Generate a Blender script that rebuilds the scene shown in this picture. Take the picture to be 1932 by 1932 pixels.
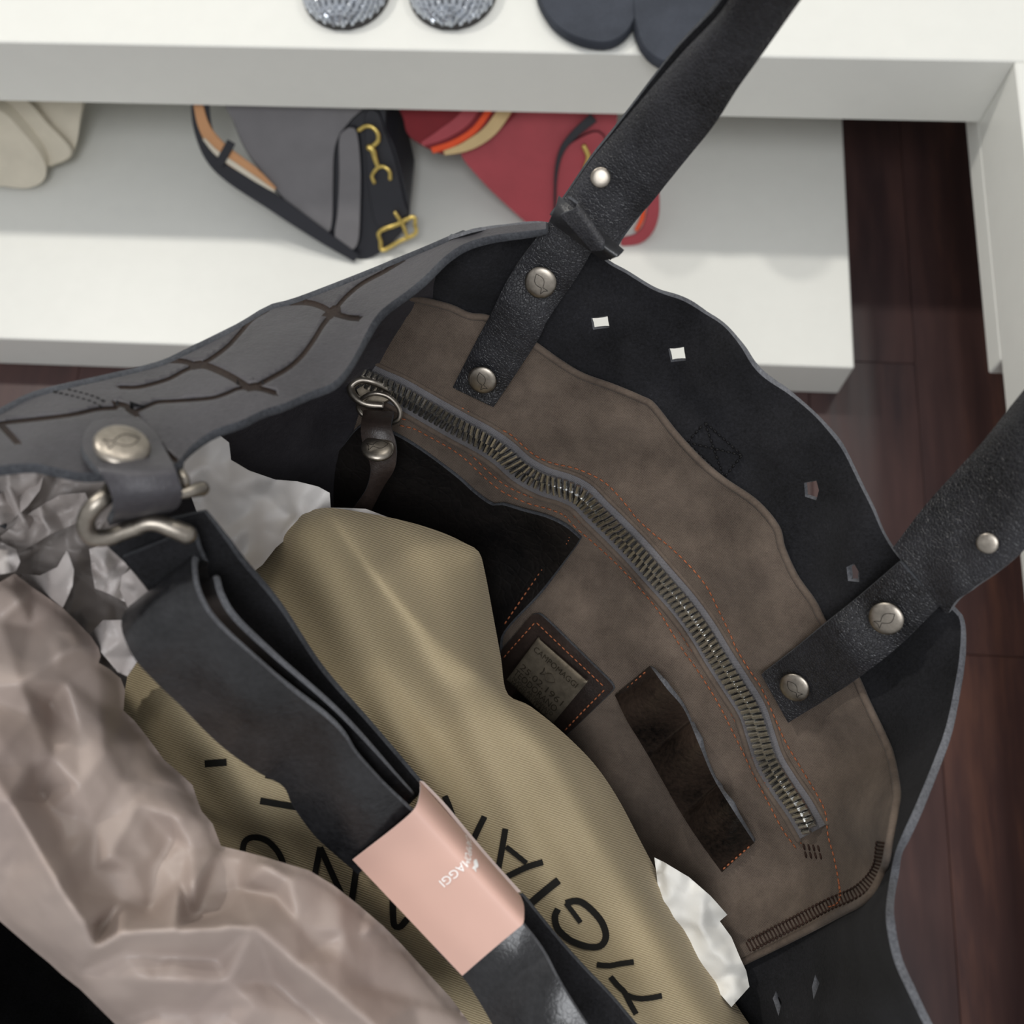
import bpy, math, random
import numpy as np
from mathutils import Vector, Matrix, noise
from mathutils.geometry import delaunay_2d_cdt

for o in list(bpy.data.objects):
    bpy.data.objects.remove(o)
random.seed(7); rng = np.random.RandomState(7)
scn = bpy.context.scene
COL = scn.collection

# ------------------------------------------------------------------ camera
S = 0.8                                   # metres: camera 1.2 m above the floor
H = 1.5*S
F = 1932.0
th, roll, yaw = 0.3108, -0.1225, 0.1732
def _cam():
    f = np.array([0, math.sin(th), -math.cos(th)]); u = np.array([0, math.cos(th), math.sin(th)]); r = np.array([1., 0, 0])
    c, s = math.cos(roll), math.sin(roll)
    r2 = c*r+s*u; u2 = -s*r+c*u
    c, s = math.cos(yaw), math.sin(yaw)
    R = np.array([[c, -s, 0], [s, c, 0], [0, 0, 1]])
    return R@r2, R@u2, R@f
CR, CU, CF = _cam()
CP = np.array([0, 0, H])
cd = bpy.data.cameras.new('camera'); cd.lens = 36; cd.sensor_width = 36; cd.sensor_fit = 'HORIZONTAL'
cd.clip_start = 0.01
cd.dof.use_dof = True; cd.dof.focus_distance = 0.55; cd.dof.aperture_fstop = 9.0
cam = bpy.data.objects.new('camera', cd); COL.objects.link(cam)
cam.matrix_world = Matrix(((CR[0], CU[0], -CF[0], CP[0]), (CR[1], CU[1], -CF[1], CP[1]), (CR[2], CU[2], -CF[2], CP[2]), (0, 0, 0, 1)))
scn.camera = cam

# ------------------------------------------------------------------ world, lamps, exposure
w = bpy.data.worlds.new('world'); scn.world = w; w.use_nodes = True
w.node_tree.nodes['Background'].inputs[0].default_value = (0.97, 0.98, 1.0, 1)
w.node_tree.nodes['Background'].inputs[1].default_value = 0.50
def lamp(loc, target, power, size, col):
    l = bpy.data.lights.new('spot_or_fill_lamp', 'AREA'); l.shape = 'DISK'; l.size = size; l.energy = power; l.color = col
    o = bpy.data.objects.new('spot_or_fill_lamp', l); COL.objects.link(o); o.location = loc
    d = Vector(target)-Vector(loc); o.rotation_euler = d.to_track_quat('-Z', 'Y').to_euler()
    return o
WARM = (1.0, 0.965, 0.90)
lamp((-1.6, 1.60, 2.7), (-0.1, 0.4, 0.5), 25, 0.14, WARM)
lamp((-0.2, 1.60, 2.7), (0.0, 0.5, 0.4), 9, 0.14, WARM)
lamp((0.9, 1.60, 2.7), (0.2, 0.5, 0.4), 8, 0.14, WARM)
lamp((0.1, -0.8, 2.75), (0.05, 0.2, 0.6), 25, 1.0, (0.95, 0.97, 1.0))      # added unseen fill panel above the photographer, brightens the bag interior
vs = scn.view_settings
vs.view_transform = 'Standard'; vs.look = 'None'; vs.gamma = 1.0; vs.use_curve_mapping = False
vs.exposure = 0.0

# ------------------------------------------------------------------ helpers: pixels and space
def ray(x, y):
    x = np.asarray(x, float); y = np.asarray(y, float)
    return CF + ((x-966)/F)[..., None]*CR - ((y-966)/F)[..., None]*CU
def P(x, y, Z):
    Z = np.asarray(Z, float)
    return CP + Z[..., None]*ray(x, y)
def P1(x, y, Z): return P(np.array([x]), np.array([y]), np.array([Z]))[0]
def zplane(p0, n):
    p0 = np.asarray(p0, float); n = np.asarray(n, float)
    k = (p0-CP)@n
    return lambda x, y: k/(ray(x, y)@n)
def at(x, y, z):
    d = ray(np.array([x]), np.array([y]))[0]; t = (z-H)/d[2]
    return CP+t*d
def catmull(pts, step=None, n=None, closed=False):
    p = np.asarray(pts, float)
    if closed: q = np.vstack([p[-1], p, p[0], p[1]])
    else: q = np.vstack([2*p[0]-p[1], p, 2*p[-1]-p[-2]])
    out = []
    for i in range(1, len(q)-2):
        a, b, c, d = q[i-1], q[i], q[i+1], q[i+2]
        t = np.linspace(0, 1, 24, endpoint=False)[:, None]
        out.append(0.5*((2*b)+(-a+c)*t+(2*a-5*b+4*c-d)*t**2+(-a+3*b-3*c+d)*t**3))
    out = np.vstack(out+([] if closed else [p[-1:]]))
    if closed: out = np.vstack([out, out[:1]])
    L = np.r_[0, np.cumsum(np.linalg.norm(np.diff(out[:, :2], axis=0), axis=1))]
    if n is None: n = max(3, int(round(L[-1]/step))+1)
    s = np.linspace(0, L[-1], n)
    r = np.stack([np.interp(s, L, out[:, k]) for k in range(out.shape[1])], 1)
    return r[:-1] if closed else r
def poly(pts, step):
    """straight-sided closed outline resampled"""
    p = np.asarray(pts, float); out = []
    for a, b in zip(p, np.roll(p, -1, 0)):
        m = max(1, int(np.linalg.norm(b[:2]-a[:2])/step))
        for k in range(m): out.append(a+(b-a)*k/m)
    return np.array(out)
def path(pts, step):
    p = np.asarray(pts, float); out = []
    for a, b in zip(p[:-1], p[1:]):
        m = max(1, int(np.linalg.norm(b[:2]-a[:2])/step))
        for k in range(m): out.append(a+(b-a)*k/m)
    return np.array(out+[p[-1]])
def inside(px, py, pg):
    r = np.zeros(len(px), bool); x2, y2 = pg[-1][:2]
    for x1, y1 in pg[:, :2]:
        if y1 != y2:
            c = ((y1 > py) != (y2 > py)) & (px < (x2-x1)*(py-y1)/(y2-y1)+x1)
            r ^= c
        x2, y2 = x1, y1
    return r
def dist(px, py, line, closed=True):
    a = line[:, :2]; b = np.roll(a, -1, 0) if closed else None
    if not closed: b = a[1:]; a = a[:-1]
    best = np.full(len(px), 1e9)
    for (ax, ay), (bx, by) in zip(a, b):
        dx, dy = bx-ax, by-ay; l2 = dx*dx+dy*dy+1e-9
        t = np.clip(((px-ax)*dx+(py-ay)*dy)/l2, 0, 1)
        best = np.minimum(best, (px-ax-t*dx)**2+(py-ay-t*dy)**2)
    return np.sqrt(best)
class TPS:
    def __init__(s, pts, lam=1e-4):
        p = np.asarray(pts, float); s.x = p[:, :2]/1000.; n = len(p)
        K = s.k(s.x, s.x)+lam*np.eye(n); Q = np.c_[np.ones(n), s.x]
        A = np.block([[K, Q], [Q.T, np.zeros((3, 3))]])
        s.w = np.linalg.solve(A, np.r_[p[:, 2], 0, 0, 0])
    def k(s, a, b):
        d = ((a[:, None]-b[None])**2).sum(2)
        return np.where(d > 0, d*np.log(d+1e-12), 0)
    def __call__(s, x, y):
        x = np.asarray(x, float); sh = x.shape
        q = np.c_[x.ravel(), np.asarray(y, float).ravel()]/1000.
        return (s.k(q, s.x)@s.w[:-3]+np.c_[np.ones(len(q)), q]@s.w[-3:]).reshape(sh)
def fbm(x, y, scale, seed=0, oct=3):
    return np.array([noise.fractal((a/scale, b/scale, seed*7.3), 1.0, 2.0, oct) for a, b in zip(np.ravel(x), np.ravel(y))]).reshape(np.shape(x))
class Facets:
    """folded paper: straight-line interpolation over a net of creases"""
    def __init__(s, pts, edges=()):
        vs_, ed, fc, *_ = delaunay_2d_cdt([Vector(p[:2]) for p in pts], list(edges), [], 0, 1e-4)
        p = np.array([[v.x, v.y] for v in vs_]); src = np.asarray(pts, float)
        z = np.array([src[np.argmin(((src[:, :2]-q)**2).sum(1)), 2] for q in p])
        s.p, s.z, s.f = p, z, [list(f) for f in fc]
    def __call__(s, x, y):
        x = np.asarray(x, float); y = np.asarray(y, float); out = np.full(x.shape, np.nan)
        for f in s.f:
            (x0, y0), (x1, y1), (x2, y2) = s.p[f[0]], s.p[f[1]], s.p[f[2]]
            d = (y1-y2)*(x0-x2)+(x2-x1)*(y0-y2)
            if abs(d) < 1e-9: continue
            a = ((y1-y2)*(x-x2)+(x2-x1)*(y-y2))/d; b = ((y2-y0)*(x-x2)+(x0-x2)*(y-y2))/d; c = 1-a-b
            m = (a >= -1e-6) & (b >= -1e-6) & (c >= -1e-6)
            out[m] = (a*s.z[f[0]]+b*s.z[f[1]]+c*s.z[f[2]])[m]
        bad = np.isnan(out)
        if bad.any():
            q = np.c_[x[bad], y[bad]]
            out[bad] = s.z[((q[:, None]-s.p[None])**2).sum(2).argmin(1)]
        return out

# ------------------------------------------------------------------ helpers: mesh building
class MB:
    def __init__(s): s.v = []; s.f = []; s.m = []; s.uv = []; s.n = 0
    def add(s, v, f, m=0, uv=None):
        v = np.asarray(v, float)
        s.v.append(v); s.uv.append(np.zeros((len(v), 2)) if uv is None else np.asarray(uv, float))
        s.f += [[i+s.n for i in q] for q in f]
        s.m += list(m) if hasattr(m, '__len__') else [m]*len(f)
        s.n += len(v)
    def build(s, name, mats, parent=None, smooth=True):
        me = bpy.data.meshes.new(name)
        v = np.vstack(s.v); uv = np.vstack(s.uv)
        me.from_pydata(v.tolist(), [], s.f)
        for m in (mats if isinstance(mats, (list, tuple)) else [mats]): me.materials.append(m)
        nm = len(me.materials)
        me.polygons.foreach_set('material_index', np.minimum(np.array(s.m, int), nm-1))
        l = me.uv_layers.new(name='UVMap')
        vi = np.empty(len(me.loops), int); me.loops.foreach_get('vertex_index', vi)
        l.data.foreach_set('uv', uv[vi].ravel())
        if smooth: me.polygons.foreach_set('use_smooth', np.ones(len(me.polygons), bool))
        me.update()
        return link(name, me, parent)
def link(name, me, parent=None):
    o = bpy.data.objects.new(name, me); COL.objects.link(o)
    if parent is not None: put(o, parent)
    return o
def put(o, parent):
    o.parent = parent
    t = Vector((0, 0, 0)); p = parent
    while p is not None:
        t += Vector(p.get('_loc', (0, 0, 0))) if p.type == 'EMPTY' else Vector((0, 0, 0)); p = p.parent
    if parent.type == 'EMPTY': o.matrix_parent_inverse = Matrix.Translation(-parent.location)
def thing(name, loc, label, cat, group=None):
    o = bpy.data.objects.new(name, None); COL.objects.link(o); o.location = Vector([float(c) for c in loc]); o.empty_display_size = 0.02
    return tag(o, label, cat, group)
def tag(o, label, cat, group=None):
    o['label'] = label; o['category'] = cat
    if group: o['group'] = group
    return o
def vnormals(v, tris):
    n = np.zeros_like(v); t = np.asarray(tris)
    fn = np.cross(v[t[:, 1]]-v[t[:, 0]], v[t[:, 2]]-v[t[:, 0]])
    for k in range(3): np.add.at(n, t[:, k], fn)
    return n/(np.linalg.norm(n, axis=1, keepdims=True)+1e-12)
def tri2d(outline, step, holes=(), extra=None, avoid=None, cons=None):
    o = np.asarray(outline, float)[:, :2]
    pts = [o]; edges = []; n = len(o)
    edges += [(i, (i+1) % n) for i in range(n)]
    k = n
    for h in holes:
        h = np.asarray(h, float); pts.append(h); m = len(h)
        edges += [(k+i, k+(i+1) % m) for i in range(m)]; k += m
    if extra is not None and len(extra):
        e = extra[inside(extra[:, 0], extra[:, 1], o)]
        if len(e): e = e[dist(e[:, 0], e[:, 1], o) > 2]
        pts.append(e)
    k = sum(len(p) for p in pts)
    for ln in (cons or ()):
        ok = inside(ln[:, 0], ln[:, 1], o); ok &= dist(ln[:, 0], ln[:, 1], o) > 2.5
        pts.append(ln); j = np.where(ok)[0]; edges += [(k+a, k+a+1) for a in j if a+1 < len(ln) and ok[a+1]]; k += len(ln)
    x0, y0 = o.min(0); x1, y1 = o.max(0)
    rows = np.arange(y0+step/2, y1, step*0.866)
    g = np.array([(x, y) for j, y in enumerate(rows) for x in np.arange(x0+(j % 2)*step/2, x1, step)])
    g = g[inside(g[:, 0], g[:, 1], o)]
    g = g[dist(g[:, 0], g[:, 1], o) > step*0.55]
    for h in holes:
        h = np.asarray(h, float)
        g = g[~inside(g[:, 0], g[:, 1], h)]; g = g[dist(g[:, 0], g[:, 1], h) > step*0.5]
    if avoid is not None:
        for ln, wd in avoid: g = g[dist(g[:, 0], g[:, 1], ln, False) > wd]
    pts.append(g)
    al = np.vstack(pts)
    vv, _, ff, *_ = delaunay_2d_cdt([Vector(p) for p in al.tolist()], edges, [], 0, 1e-3)
    v = np.array([[q.x, q.y] for q in vv]); t = np.array([list(f) for f in ff if len(f) == 3])
    c = v[t].mean(1)
    m = inside(c[:, 0], c[:, 1], o)
    for h in holes: m &= ~inside(c[:, 0], c[:, 1], np.asarray(h, float))
    t = t[m]
    a = v[t]; cr = (a[:, 1, 0]-a[:, 0, 0])*(a[:, 2, 1]-a[:, 0, 1])-(a[:, 1, 1]-a[:, 0, 1])*(a[:, 2, 0]-a[:, 0, 0])
    t[cr > 0] = t[cr > 0][:, [0, 2, 1]]
    return v, t
def thick_tris(mb, v, t, uv, thick, fm=0, em=1, bm=0, edge_bulge=0.25, back=None):
    n = vnormals(v, t); b = v-n*thick if back is None else v+np.asarray(back)
    nv = len(v)
    mb.add(v, t.tolist(), fm, uv)
    if thick <= 0: return
    mb.add(b, t[:, ::-1].tolist(), bm, uv)
    E_ = {}
    for q in t:
        for i in range(3):
            a, c = int(q[i]), int(q[(i+1) % 3])
            if (c, a) in E_: E_.pop((c, a))
            else: E_[(a, c)] = 1
    ids = sorted({i for e in E_ for i in e}); ix = {i: k for k, i in enumerate(ids)}; m = len(ids)
    out = np.zeros((m, 3))
    for a, c in E_:
        d = np.cross(v[c]-v[a], n[a]); d /= np.linalg.norm(d)+1e-12
        out[ix[a]] += d; out[ix[c]] += d
    out /= np.linalg.norm(out, axis=1, keepdims=True)+1e-12
    mid = (v[ids]+b[ids])/2+out*thick*edge_bulge
    sv = np.vstack([v[ids], mid, b[ids]])
    sf = []
    for a, c in E_:
        i, j = ix[a], ix[c]
        sf += [[j, i, i+m, j+m], [j+m, i+m, i+2*m, j+2*m]]
    mb.add(sv, sf, em, np.vstack([uv[ids]]*3))
def sheet(name, outline, zf, step, mats, parent=None, thick=.003, holes=(), extra=None, avoid=None, facemat=None, smooth_iter=0, mb=None, bm=0, em=1, back=None, cons=None):
    v2, t = tri2d(outline, step, holes, extra, avoid, cons)
    Z = zf(v2[:, 0], v2[:, 1])
    if smooth_iter:
        e = np.vstack([t[:, [0, 1]], t[:, [1, 2]], t[:, [2, 0]]]); e = np.vstack([e, e[:, ::-1]])
        dg = np.bincount(e[:, 0], minlength=len(Z)).astype(float)
        for _ in range(smooth_iter):
            s = np.bincount(e[:, 0], weights=Z[e[:, 1]], minlength=len(Z)); Z = 0.5*Z+0.5*s/np.maximum(dg, 1)
    v = P(v2[:, 0], v2[:, 1], Z); zm = Z.mean()
    uv = np.c_[(v2[:, 0]-966), -(v2[:, 1]-966)]*zm/F
    fm = 0
    if facemat is not None: fm = facemat(v2[t].mean(1))
    m = mb or MB()
    thick_tris(m, v, t, uv, thick, fm, em, bm, .25 if back is None else 0, back)
    if mb is None: return m.build(name, mats, parent)
def grid(mb, G, thick, closed=False, em=1, m=0):
    """G (nu,nv,3) surface facing the camera side given by winding; thick backwards"""
    nu, nv = G.shape[:2]
    v = G.reshape(-1, 3); d = lambda i, j: i*nv+j
    q = []
    for i in range(nu-1):
        for j in range(nv-1 if not closed else nv):
            k = (j+1) % nv
            q.append([d(i, j), d(i+1, j), d(i+1, k), d(i, k)])
    t = np.array([[a[0], a[1], a[2]] for a in q]+[[a[0], a[2], a[3]] for a in q])
    du = np.linalg.norm(np.diff(G, axis=0), axis=2).mean(1); dv = np.linalg.norm(np.diff(G, axis=1), axis=2).mean(0)
    uu = np.r_[0, np.cumsum(du)]; vv = np.r_[0, np.cumsum(dv)]
    uv = np.stack(np.meshgrid(uu, vv, indexing='ij'), 2).reshape(-1, 2)
    if not closed and np.dot(np.cross(v[t[0][1]]-v[t[0][0]], v[t[0][2]]-v[t[0][0]]), CP-v[t[0][0]]) < 0:
        t = t[:, ::-1]
    thick_tris(mb, v, t, uv, thick, m, em)
def ribbon_G(L, R, nu, nv, crown=0.0, bump=None):
    L = catmull(L, n=nu); R = catmull(R, n=nu)
    t = np.linspace(0, 1, nv)
    A = L[:, None, :]*(1-t[None, :, None])+R[:, None, :]*t[None, :, None]
    A[:, :, 2] -= crown*(4*t*(1-t))[None, :]
    if bump is not None: A[:, :, 2] -= bump(np.linspace(0, 1, nu)[:, None], t[None, :])
    return P(A[..., 0], A[..., 1], A[..., 2])
def ribbon(name, L, R, mats, parent=None, nu=60, nv=14, thick=.003, crown=0., bump=None):
    mb = MB(); grid(mb, ribbon_G(L, R, nu, nv, crown, bump), thick)
    return mb.build(name, mats, parent)
def tube_add(mb, pts, rad, seg=10, closed=False, m=0, cap=True, rnd=False):
    p = np.asarray(pts, float); n = len(p)
    rad = np.full(n, rad) if np.isscalar(rad) else np.asarray(rad)
    if rnd and not closed:
        d0 = p[0]-p[1]; d0 /= np.linalg.norm(d0); d1 = p[-1]-p[-2]; d1 /= np.linalg.norm(d1); cs = [(.95, .3), (.8, .6), (.5, .87), (.12, .99)]
        p = np.vstack([[p[0]+d0*rad[0]*b for a, b in cs[::-1]], p, [p[-1]+d1*rad[-1]*b for a, b in cs]])
        rad = np.r_[[rad[0]*a for a, b in cs[::-1]], rad, [rad[-1]*a for a, b in cs]]; n = len(p)
    if closed: tg = np.roll(p, -1, 0)-np.roll(p, 1, 0)
    else: tg = np.gradient(p, axis=0)
    tg /= np.linalg.norm(tg, axis=1, keepdims=True)+1e-12
    ref = np.array([0.13, 0.27, 0.95]); nrm = np.cross(tg[0], ref); nrm /= np.linalg.norm(nrm)
    V = []
    for i in range(n):
        nrm = nrm-tg[i]*(nrm@tg[i]); nrm /= np.linalg.norm(nrm)+1e-12
        bi = np.cross(tg[i], nrm)
        a = np.arange(seg)*2*math.pi/seg
        V.append(p[i]+rad[i]*(np.cos(a)[:, None]*nrm+np.sin(a)[:, None]*bi))
    V = np.vstack(V); f = []
    for i in range(n if closed else n-1):
        j = (i+1) % n
        for k in range(seg):
            l = (k+1) % seg
            f.append([i*seg+k, i*seg+l, j*seg+l, j*seg+k])
    if cap and not closed:
        f.append(list(range(seg))[::-1]); f.append([(n-1)*seg+k for k in range(seg)])
    mb.add(V, f, m)
def tube(name, pts, rad, mat_, parent=None, seg=12, closed=False):
    mb = MB(); tube_add(mb, pts, rad, seg, closed, rnd=True); return mb.build(name, mat_, parent)
def px3(pts, step=6, closed=False, n=None):
    q = catmull(pts, step, n, closed); return P(q[:, 0], q[:, 1], q[:, 2])
def box(mb, lo, hi, m=0):
    (a, b, c), (d, e, f) = lo, hi
    v = [(a, b, c), (d, b, c), (d, e, c), (a, e, c), (a, b, f), (d, b, f), (d, e, f), (a, e, f)]
    for q in ((0, 3, 2, 1), (4, 5, 6, 7), (0, 1, 5, 4), (1, 2, 6, 5), (2, 3, 7, 6), (3, 0, 4, 7)):
        mb.add([v[i] for i in q], [[0, 1, 2, 3]], m)
def bevel_box(name, lo, hi, mat_, parent=None, r=.003):
    (a, b, c), (d, e, f) = lo, hi
    mb = MB()
    # chamfered box from three shrunken faces
    import itertools
    V = []; idx = {}
    for sx, sy, sz in itertools.product((0, 1), repeat=3):
        for ax in range(3):
            p = [a+r if not sx else d-r, b+r if not sy else e-r, c+r if not sz else f-r]
            p[ax] = ((a, d), (b, e), (c, f))[ax][(sx, sy, sz)[ax]]
            idx[(sx, sy, sz, ax)] = len(V); V.append(p)
    Fc = []
    for ax in range(3):
        o = [k for k in range(3) if k != ax]
        for s in (0, 1):
            q = []
            for u_, v_ in ((0, 0), (1, 0), (1, 1), (0, 1)):
                k = [0, 0, 0]; k[ax] = s; k[o[0]] = u_; k[o[1]] = v_; q.append(idx[(*k, ax)])
            Fc.append(q)
    for ax in range(3):
        o = [k for k in range(3) if k != ax]
        for u_, v_ in itertools.product((0, 1), repeat=2):
            q = []
            for s, fx in ((0, o[0]), (1, o[0]), (1, o[1]), (0, o[1])):
                k = [0, 0, 0]; k[ax] = s; k[o[0]] = u_; k[o[1]] = v_; q.append(idx[(*k, fx)])
            Fc.append(q)
    for s in itertools.product((0, 1), repeat=3): Fc.append([idx[(*s, k)] for k in range(3)])
    mb.add(V, Fc)
    o = mb.build(name, mat_, parent, smooth=False)
    import bmesh
    bm = bmesh.new(); bm.from_mesh(o.data); bmesh.ops.recalc_face_normals(bm, faces=bm.faces); bm.to_mesh(o.data); bm.free()
    return o
def text_tris(s, size=1.0):
    cu = bpy.data.curves.new('t', 'FONT'); cu.body = s; cu.size = size; cu.resolution_u = 3
    o = bpy.data.objects.new('t', cu); COL.objects.link(o)
    me = bpy.data.meshes.new_from_object(o)
    v = np.array([p.co[:2] for p in me.vertices]); f = [list(p.vertices) for p in me.polygons]
    bpy.data.objects.remove(o); bpy.data.curves.remove(cu); bpy.data.meshes.remove(me)
    return v, f

# ------------------------------------------------------------------ materials
def srgb(r, g, b):
    c = [x/255. for x in (r, g, b)]
    return tuple((x/12.92 if x <= .04045 else ((x+.055)/1.055)**2.4) for x in c)
class NT:
    def __init__(s, name):
        s.m = bpy.data.materials.new(name); s.m.use_nodes = True; s.t = s.m.node_tree; s.b = s.t.nodes['Principled BSDF']
    def n(s, typ, **kw):
        o = s.t.nodes.new(typ)
        for k, v in kw.items():
            if k.startswith('i_'): o.inputs[int(k[2:])].default_value = v
            else: setattr(o, k, v)
        return o
    def l(s, a, b): s.t.links.new(a, b)
    def coord(s, kind, scale=(1, 1, 1), rot=(0, 0, 0)):
        c = s.n('ShaderNodeTexCoord'); m = s.n('ShaderNodeMapping'); m.inputs['Scale'].default_value = scale; m.inputs['Rotation'].default_value = rot
        s.l(c.outputs[kind], m.inputs[0]); return m.outputs[0]
    def noise(s, vec, scale, detail=4, rough=.55):
        o = s.n('ShaderNodeTexNoise'); o.inputs['Scale'].default_value = scale; o.inputs['Detail'].default_value = detail; o.inputs['Roughness'].default_value = rough
        s.l(vec, o.inputs['Vector']); return o.outputs['Fac']
    def ramp(s, fac, stops):
        r = s.n('ShaderNodeValToRGB'); e = r.color_ramp.elements
        e[0].position = stops[0][0]; e[0].color = (*stops[0][1], 1); e[1].position = stops[-1][0]; e[1].color = (*stops[-1][1], 1)
        for p, c in stops[1:-1]: q = e.new(p); q.color = (*c, 1)
        s.l(fac, r.inputs[0]); return r.outputs[0]
    def mix(s, fac, a, b, mode='MIX'):
        o = s.n('ShaderNodeMix', data_type='RGBA', blend_type=mode)
        if isinstance(fac, (int, float)): o.inputs[0].default_value = fac
        else: s.l(fac, o.inputs[0])
        for k, v in ((6, a), (7, b)):
            if isinstance(v, tuple): o.inputs[k].default_value = (*v, 1)
            else: s.l(v, o.inputs[k])
        return o.outputs[2]
    def math(s, op, a, b=None):
        o = s.n('ShaderNodeMath', operation=op)
        for k, v in ((0, a), (1, b)):
            if v is None: continue
            if isinstance(v, (int, float)): o.inputs[k].default_value = v
            else: s.l(v, o.inputs[k])
        return o.outputs[0]
    def stripes(s, direction, period):
        c = s.n('ShaderNodeTexCoord'); d = s.n('ShaderNodeVectorMath', operation='DOT_PRODUCT'); k = 2*math.pi/period
        s.l(c.outputs['UV'], d.inputs[0]); d.inputs[1].default_value = (direction[0]*k, direction[1]*k, 0)
        return s.math('MULTIPLY_ADD', s.math('SINE', d.outputs['Value']), .5) if False else s.math('ADD', s.math('MULTIPLY', s.math('SINE', d.outputs['Value']), .5), .5)
    def bump(s, h, strength=.3, distn=.001, prev=None):
        b = s.n('ShaderNodeBump'); b.inputs['Strength'].default_value = strength; b.inputs['Distance'].default_value = distn
        s.l(h, b.inputs['Height'])
        if prev is not None: s.l(prev, b.inputs['Normal'])
        return b.outputs[0]
    def out(s, col=None, rough=.6, metal=0., normal=None, spec=.5, **kw):
        b = s.b
        if isinstance(col, tuple): b.inputs['Base Color'].default_value = (*col, 1)
        elif col is not None: s.l(col, b.inputs['Base Color'])
        if isinstance(rough, (int, float)): b.inputs['Roughness'].default_value = rough
        else: s.l(rough, b.inputs['Roughness'])
        b.inputs['Metallic'].default_value = metal; b.inputs['Specular IOR Level'].default_value = spec
        if normal is not None: s.l(normal, b.inputs['Normal'])
        for k, v in kw.items(): b.inputs[k.replace('_', ' ')].default_value = v
        return s.m

def m_leather(name, c1, c2, rough=.5, grain=900, gs=.35, spec=.5, sheen=0.):
    n = NT(name); v = n.coord('Object')
    big = n.noise(v, 22, 5); fine = n.noise(v, 420, 3)
    col = n.ramp(n.math('ADD', n.math('MULTIPLY', big, .7), n.math('MULTIPLY', fine, .3)), [(.35, c1), (.65, c2)])
    vo = n.n('ShaderNodeTexVoronoi', feature='DISTANCE_TO_EDGE'); vo.inputs['Scale'].default_value = grain
    wv = n.n('ShaderNodeVectorMath', operation='ADD'); nz = n.n('ShaderNodeTexNoise'); nz.inputs['Scale'].default_value = grain*.6
    sc = n.n('ShaderNodeVectorMath', operation='SCALE'); sc.inputs['Scale'].default_value = .0016
    n.l(v, nz.inputs['Vector']); n.l(nz.outputs['Color'], sc.inputs[0]); n.l(v, wv.inputs[0]); n.l(sc.outputs[0], wv.inputs[1]); n.l(wv.outputs[0], vo.inputs['Vector'])
    g = n.math('MINIMUM', n.math('MULTIPLY', vo.outputs['Distance'], 4.0), .6)
    b = n.bump(g, gs, .0004); b = n.bump(n.noise(v, 60, 4), .35, .002, b)
    rg = n.math('ADD', n.math('MULTIPLY', big, .25), rough-.1)
    return n.out(col, rg, normal=b, spec=spec, Sheen_Weight=sheen)
def m_suede(name, c1, c2, spec=.15):
    n = NT(name); v = n.coord('Object')
    big = n.noise(v, 30, 5); fine = n.noise(v, 700, 4, .8)
    col = n.ramp(n.math('ADD', n.math('MULTIPLY', big, .45), n.math('MULTIPLY', fine, .55)), [(.36, c1), (.6, c2), (.8, tuple(min(1, x*2.6) for x in c2))])
    return n.out(col, .9, normal=n.bump(fine, .6, .0008), spec=spec, Sheen_Weight=.04, Sheen_Roughness=.5)
def m_canvas(name, c1, c2):
    n = NT(name); v = n.coord('Object')
    a = n.stripes((.86, .5), .00085); b = n.stripes((-.5, .86), .00085); wv = n.math('MAXIMUM', a, b)
    big = n.noise(v, 34, 7, .7); fine = n.noise(v, 1100, 2)
    col = n.ramp(n.math('ADD', n.math('MULTIPLY', big, .8), n.math('MULTIPLY', fine, .2)), [(.34, c1), (.66, c2)])
    col = n.mix(n.math('MULTIPLY', wv, .30), col, tuple(min(1, x*1.9) for x in c2))
    h = n.math('ADD', n.math('MULTIPLY', wv, .6), n.math('MULTIPLY', fine, .5))
    return n.out(col, .9, normal=n.bump(h, .55, .0005), spec=.12, Sheen_Weight=.08)
def m_twill(name, c1, c2):
    n = NT(name); v = n.coord('Object')
    a = n.stripes((.34, .94), .00108); big = n.noise(v, 18, 4); fine = n.noise(v, 900, 3, .7)
    col = n.mix(n.math('ADD', n.math('MULTIPLY', a, .65), n.math('MULTIPLY', fine, .35)), c1, c2)
    col = n.mix(n.math('MULTIPLY', big, .35), col, tuple(x*.75 for x in c1))
    return n.out(col, .72, normal=n.bump(n.math('ADD', a, n.math('MULTIPLY', fine, .5)), .45, .0004), spec=.25, Sheen_Weight=.1)
def m_paper(name, c1, c2, rough=.5):
    n = NT(name); v = n.coord('Object')
    col = n.ramp(n.noise(v, 14, 4), [(.35, c1), (.65, c2)])
    return n.out(col, rough, normal=n.bump(n.noise(v, 90, 3), .12, .002), spec=.35)
def m_metal(name, c, rough=.32, metal=1.0):
    n = NT(name); v = n.coord('Object')
    nz = n.noise(v, 160, 5, .7)
    col = n.ramp(nz, [(.3, tuple(x*.62 for x in c)), (.62, c)])
    return n.out(col, n.math('ADD', n.math('MULTIPLY', nz, .25), rough-.1), metal, normal=n.bump(n.noise(v, 500, 3), .08, .0005))
def m_plain(name, c, rough=.5, spec=.4, metal=0., var=.06):
    n = NT(name); v = n.coord('Object')
    col = n.ramp(n.noise(v, 40, 4), [(.3, tuple(x*(1-var) for x in c)), (.7, tuple(min(1, x*(1+var)) for x in c))])
    return n.out(col, rough, metal, spec=spec)

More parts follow.
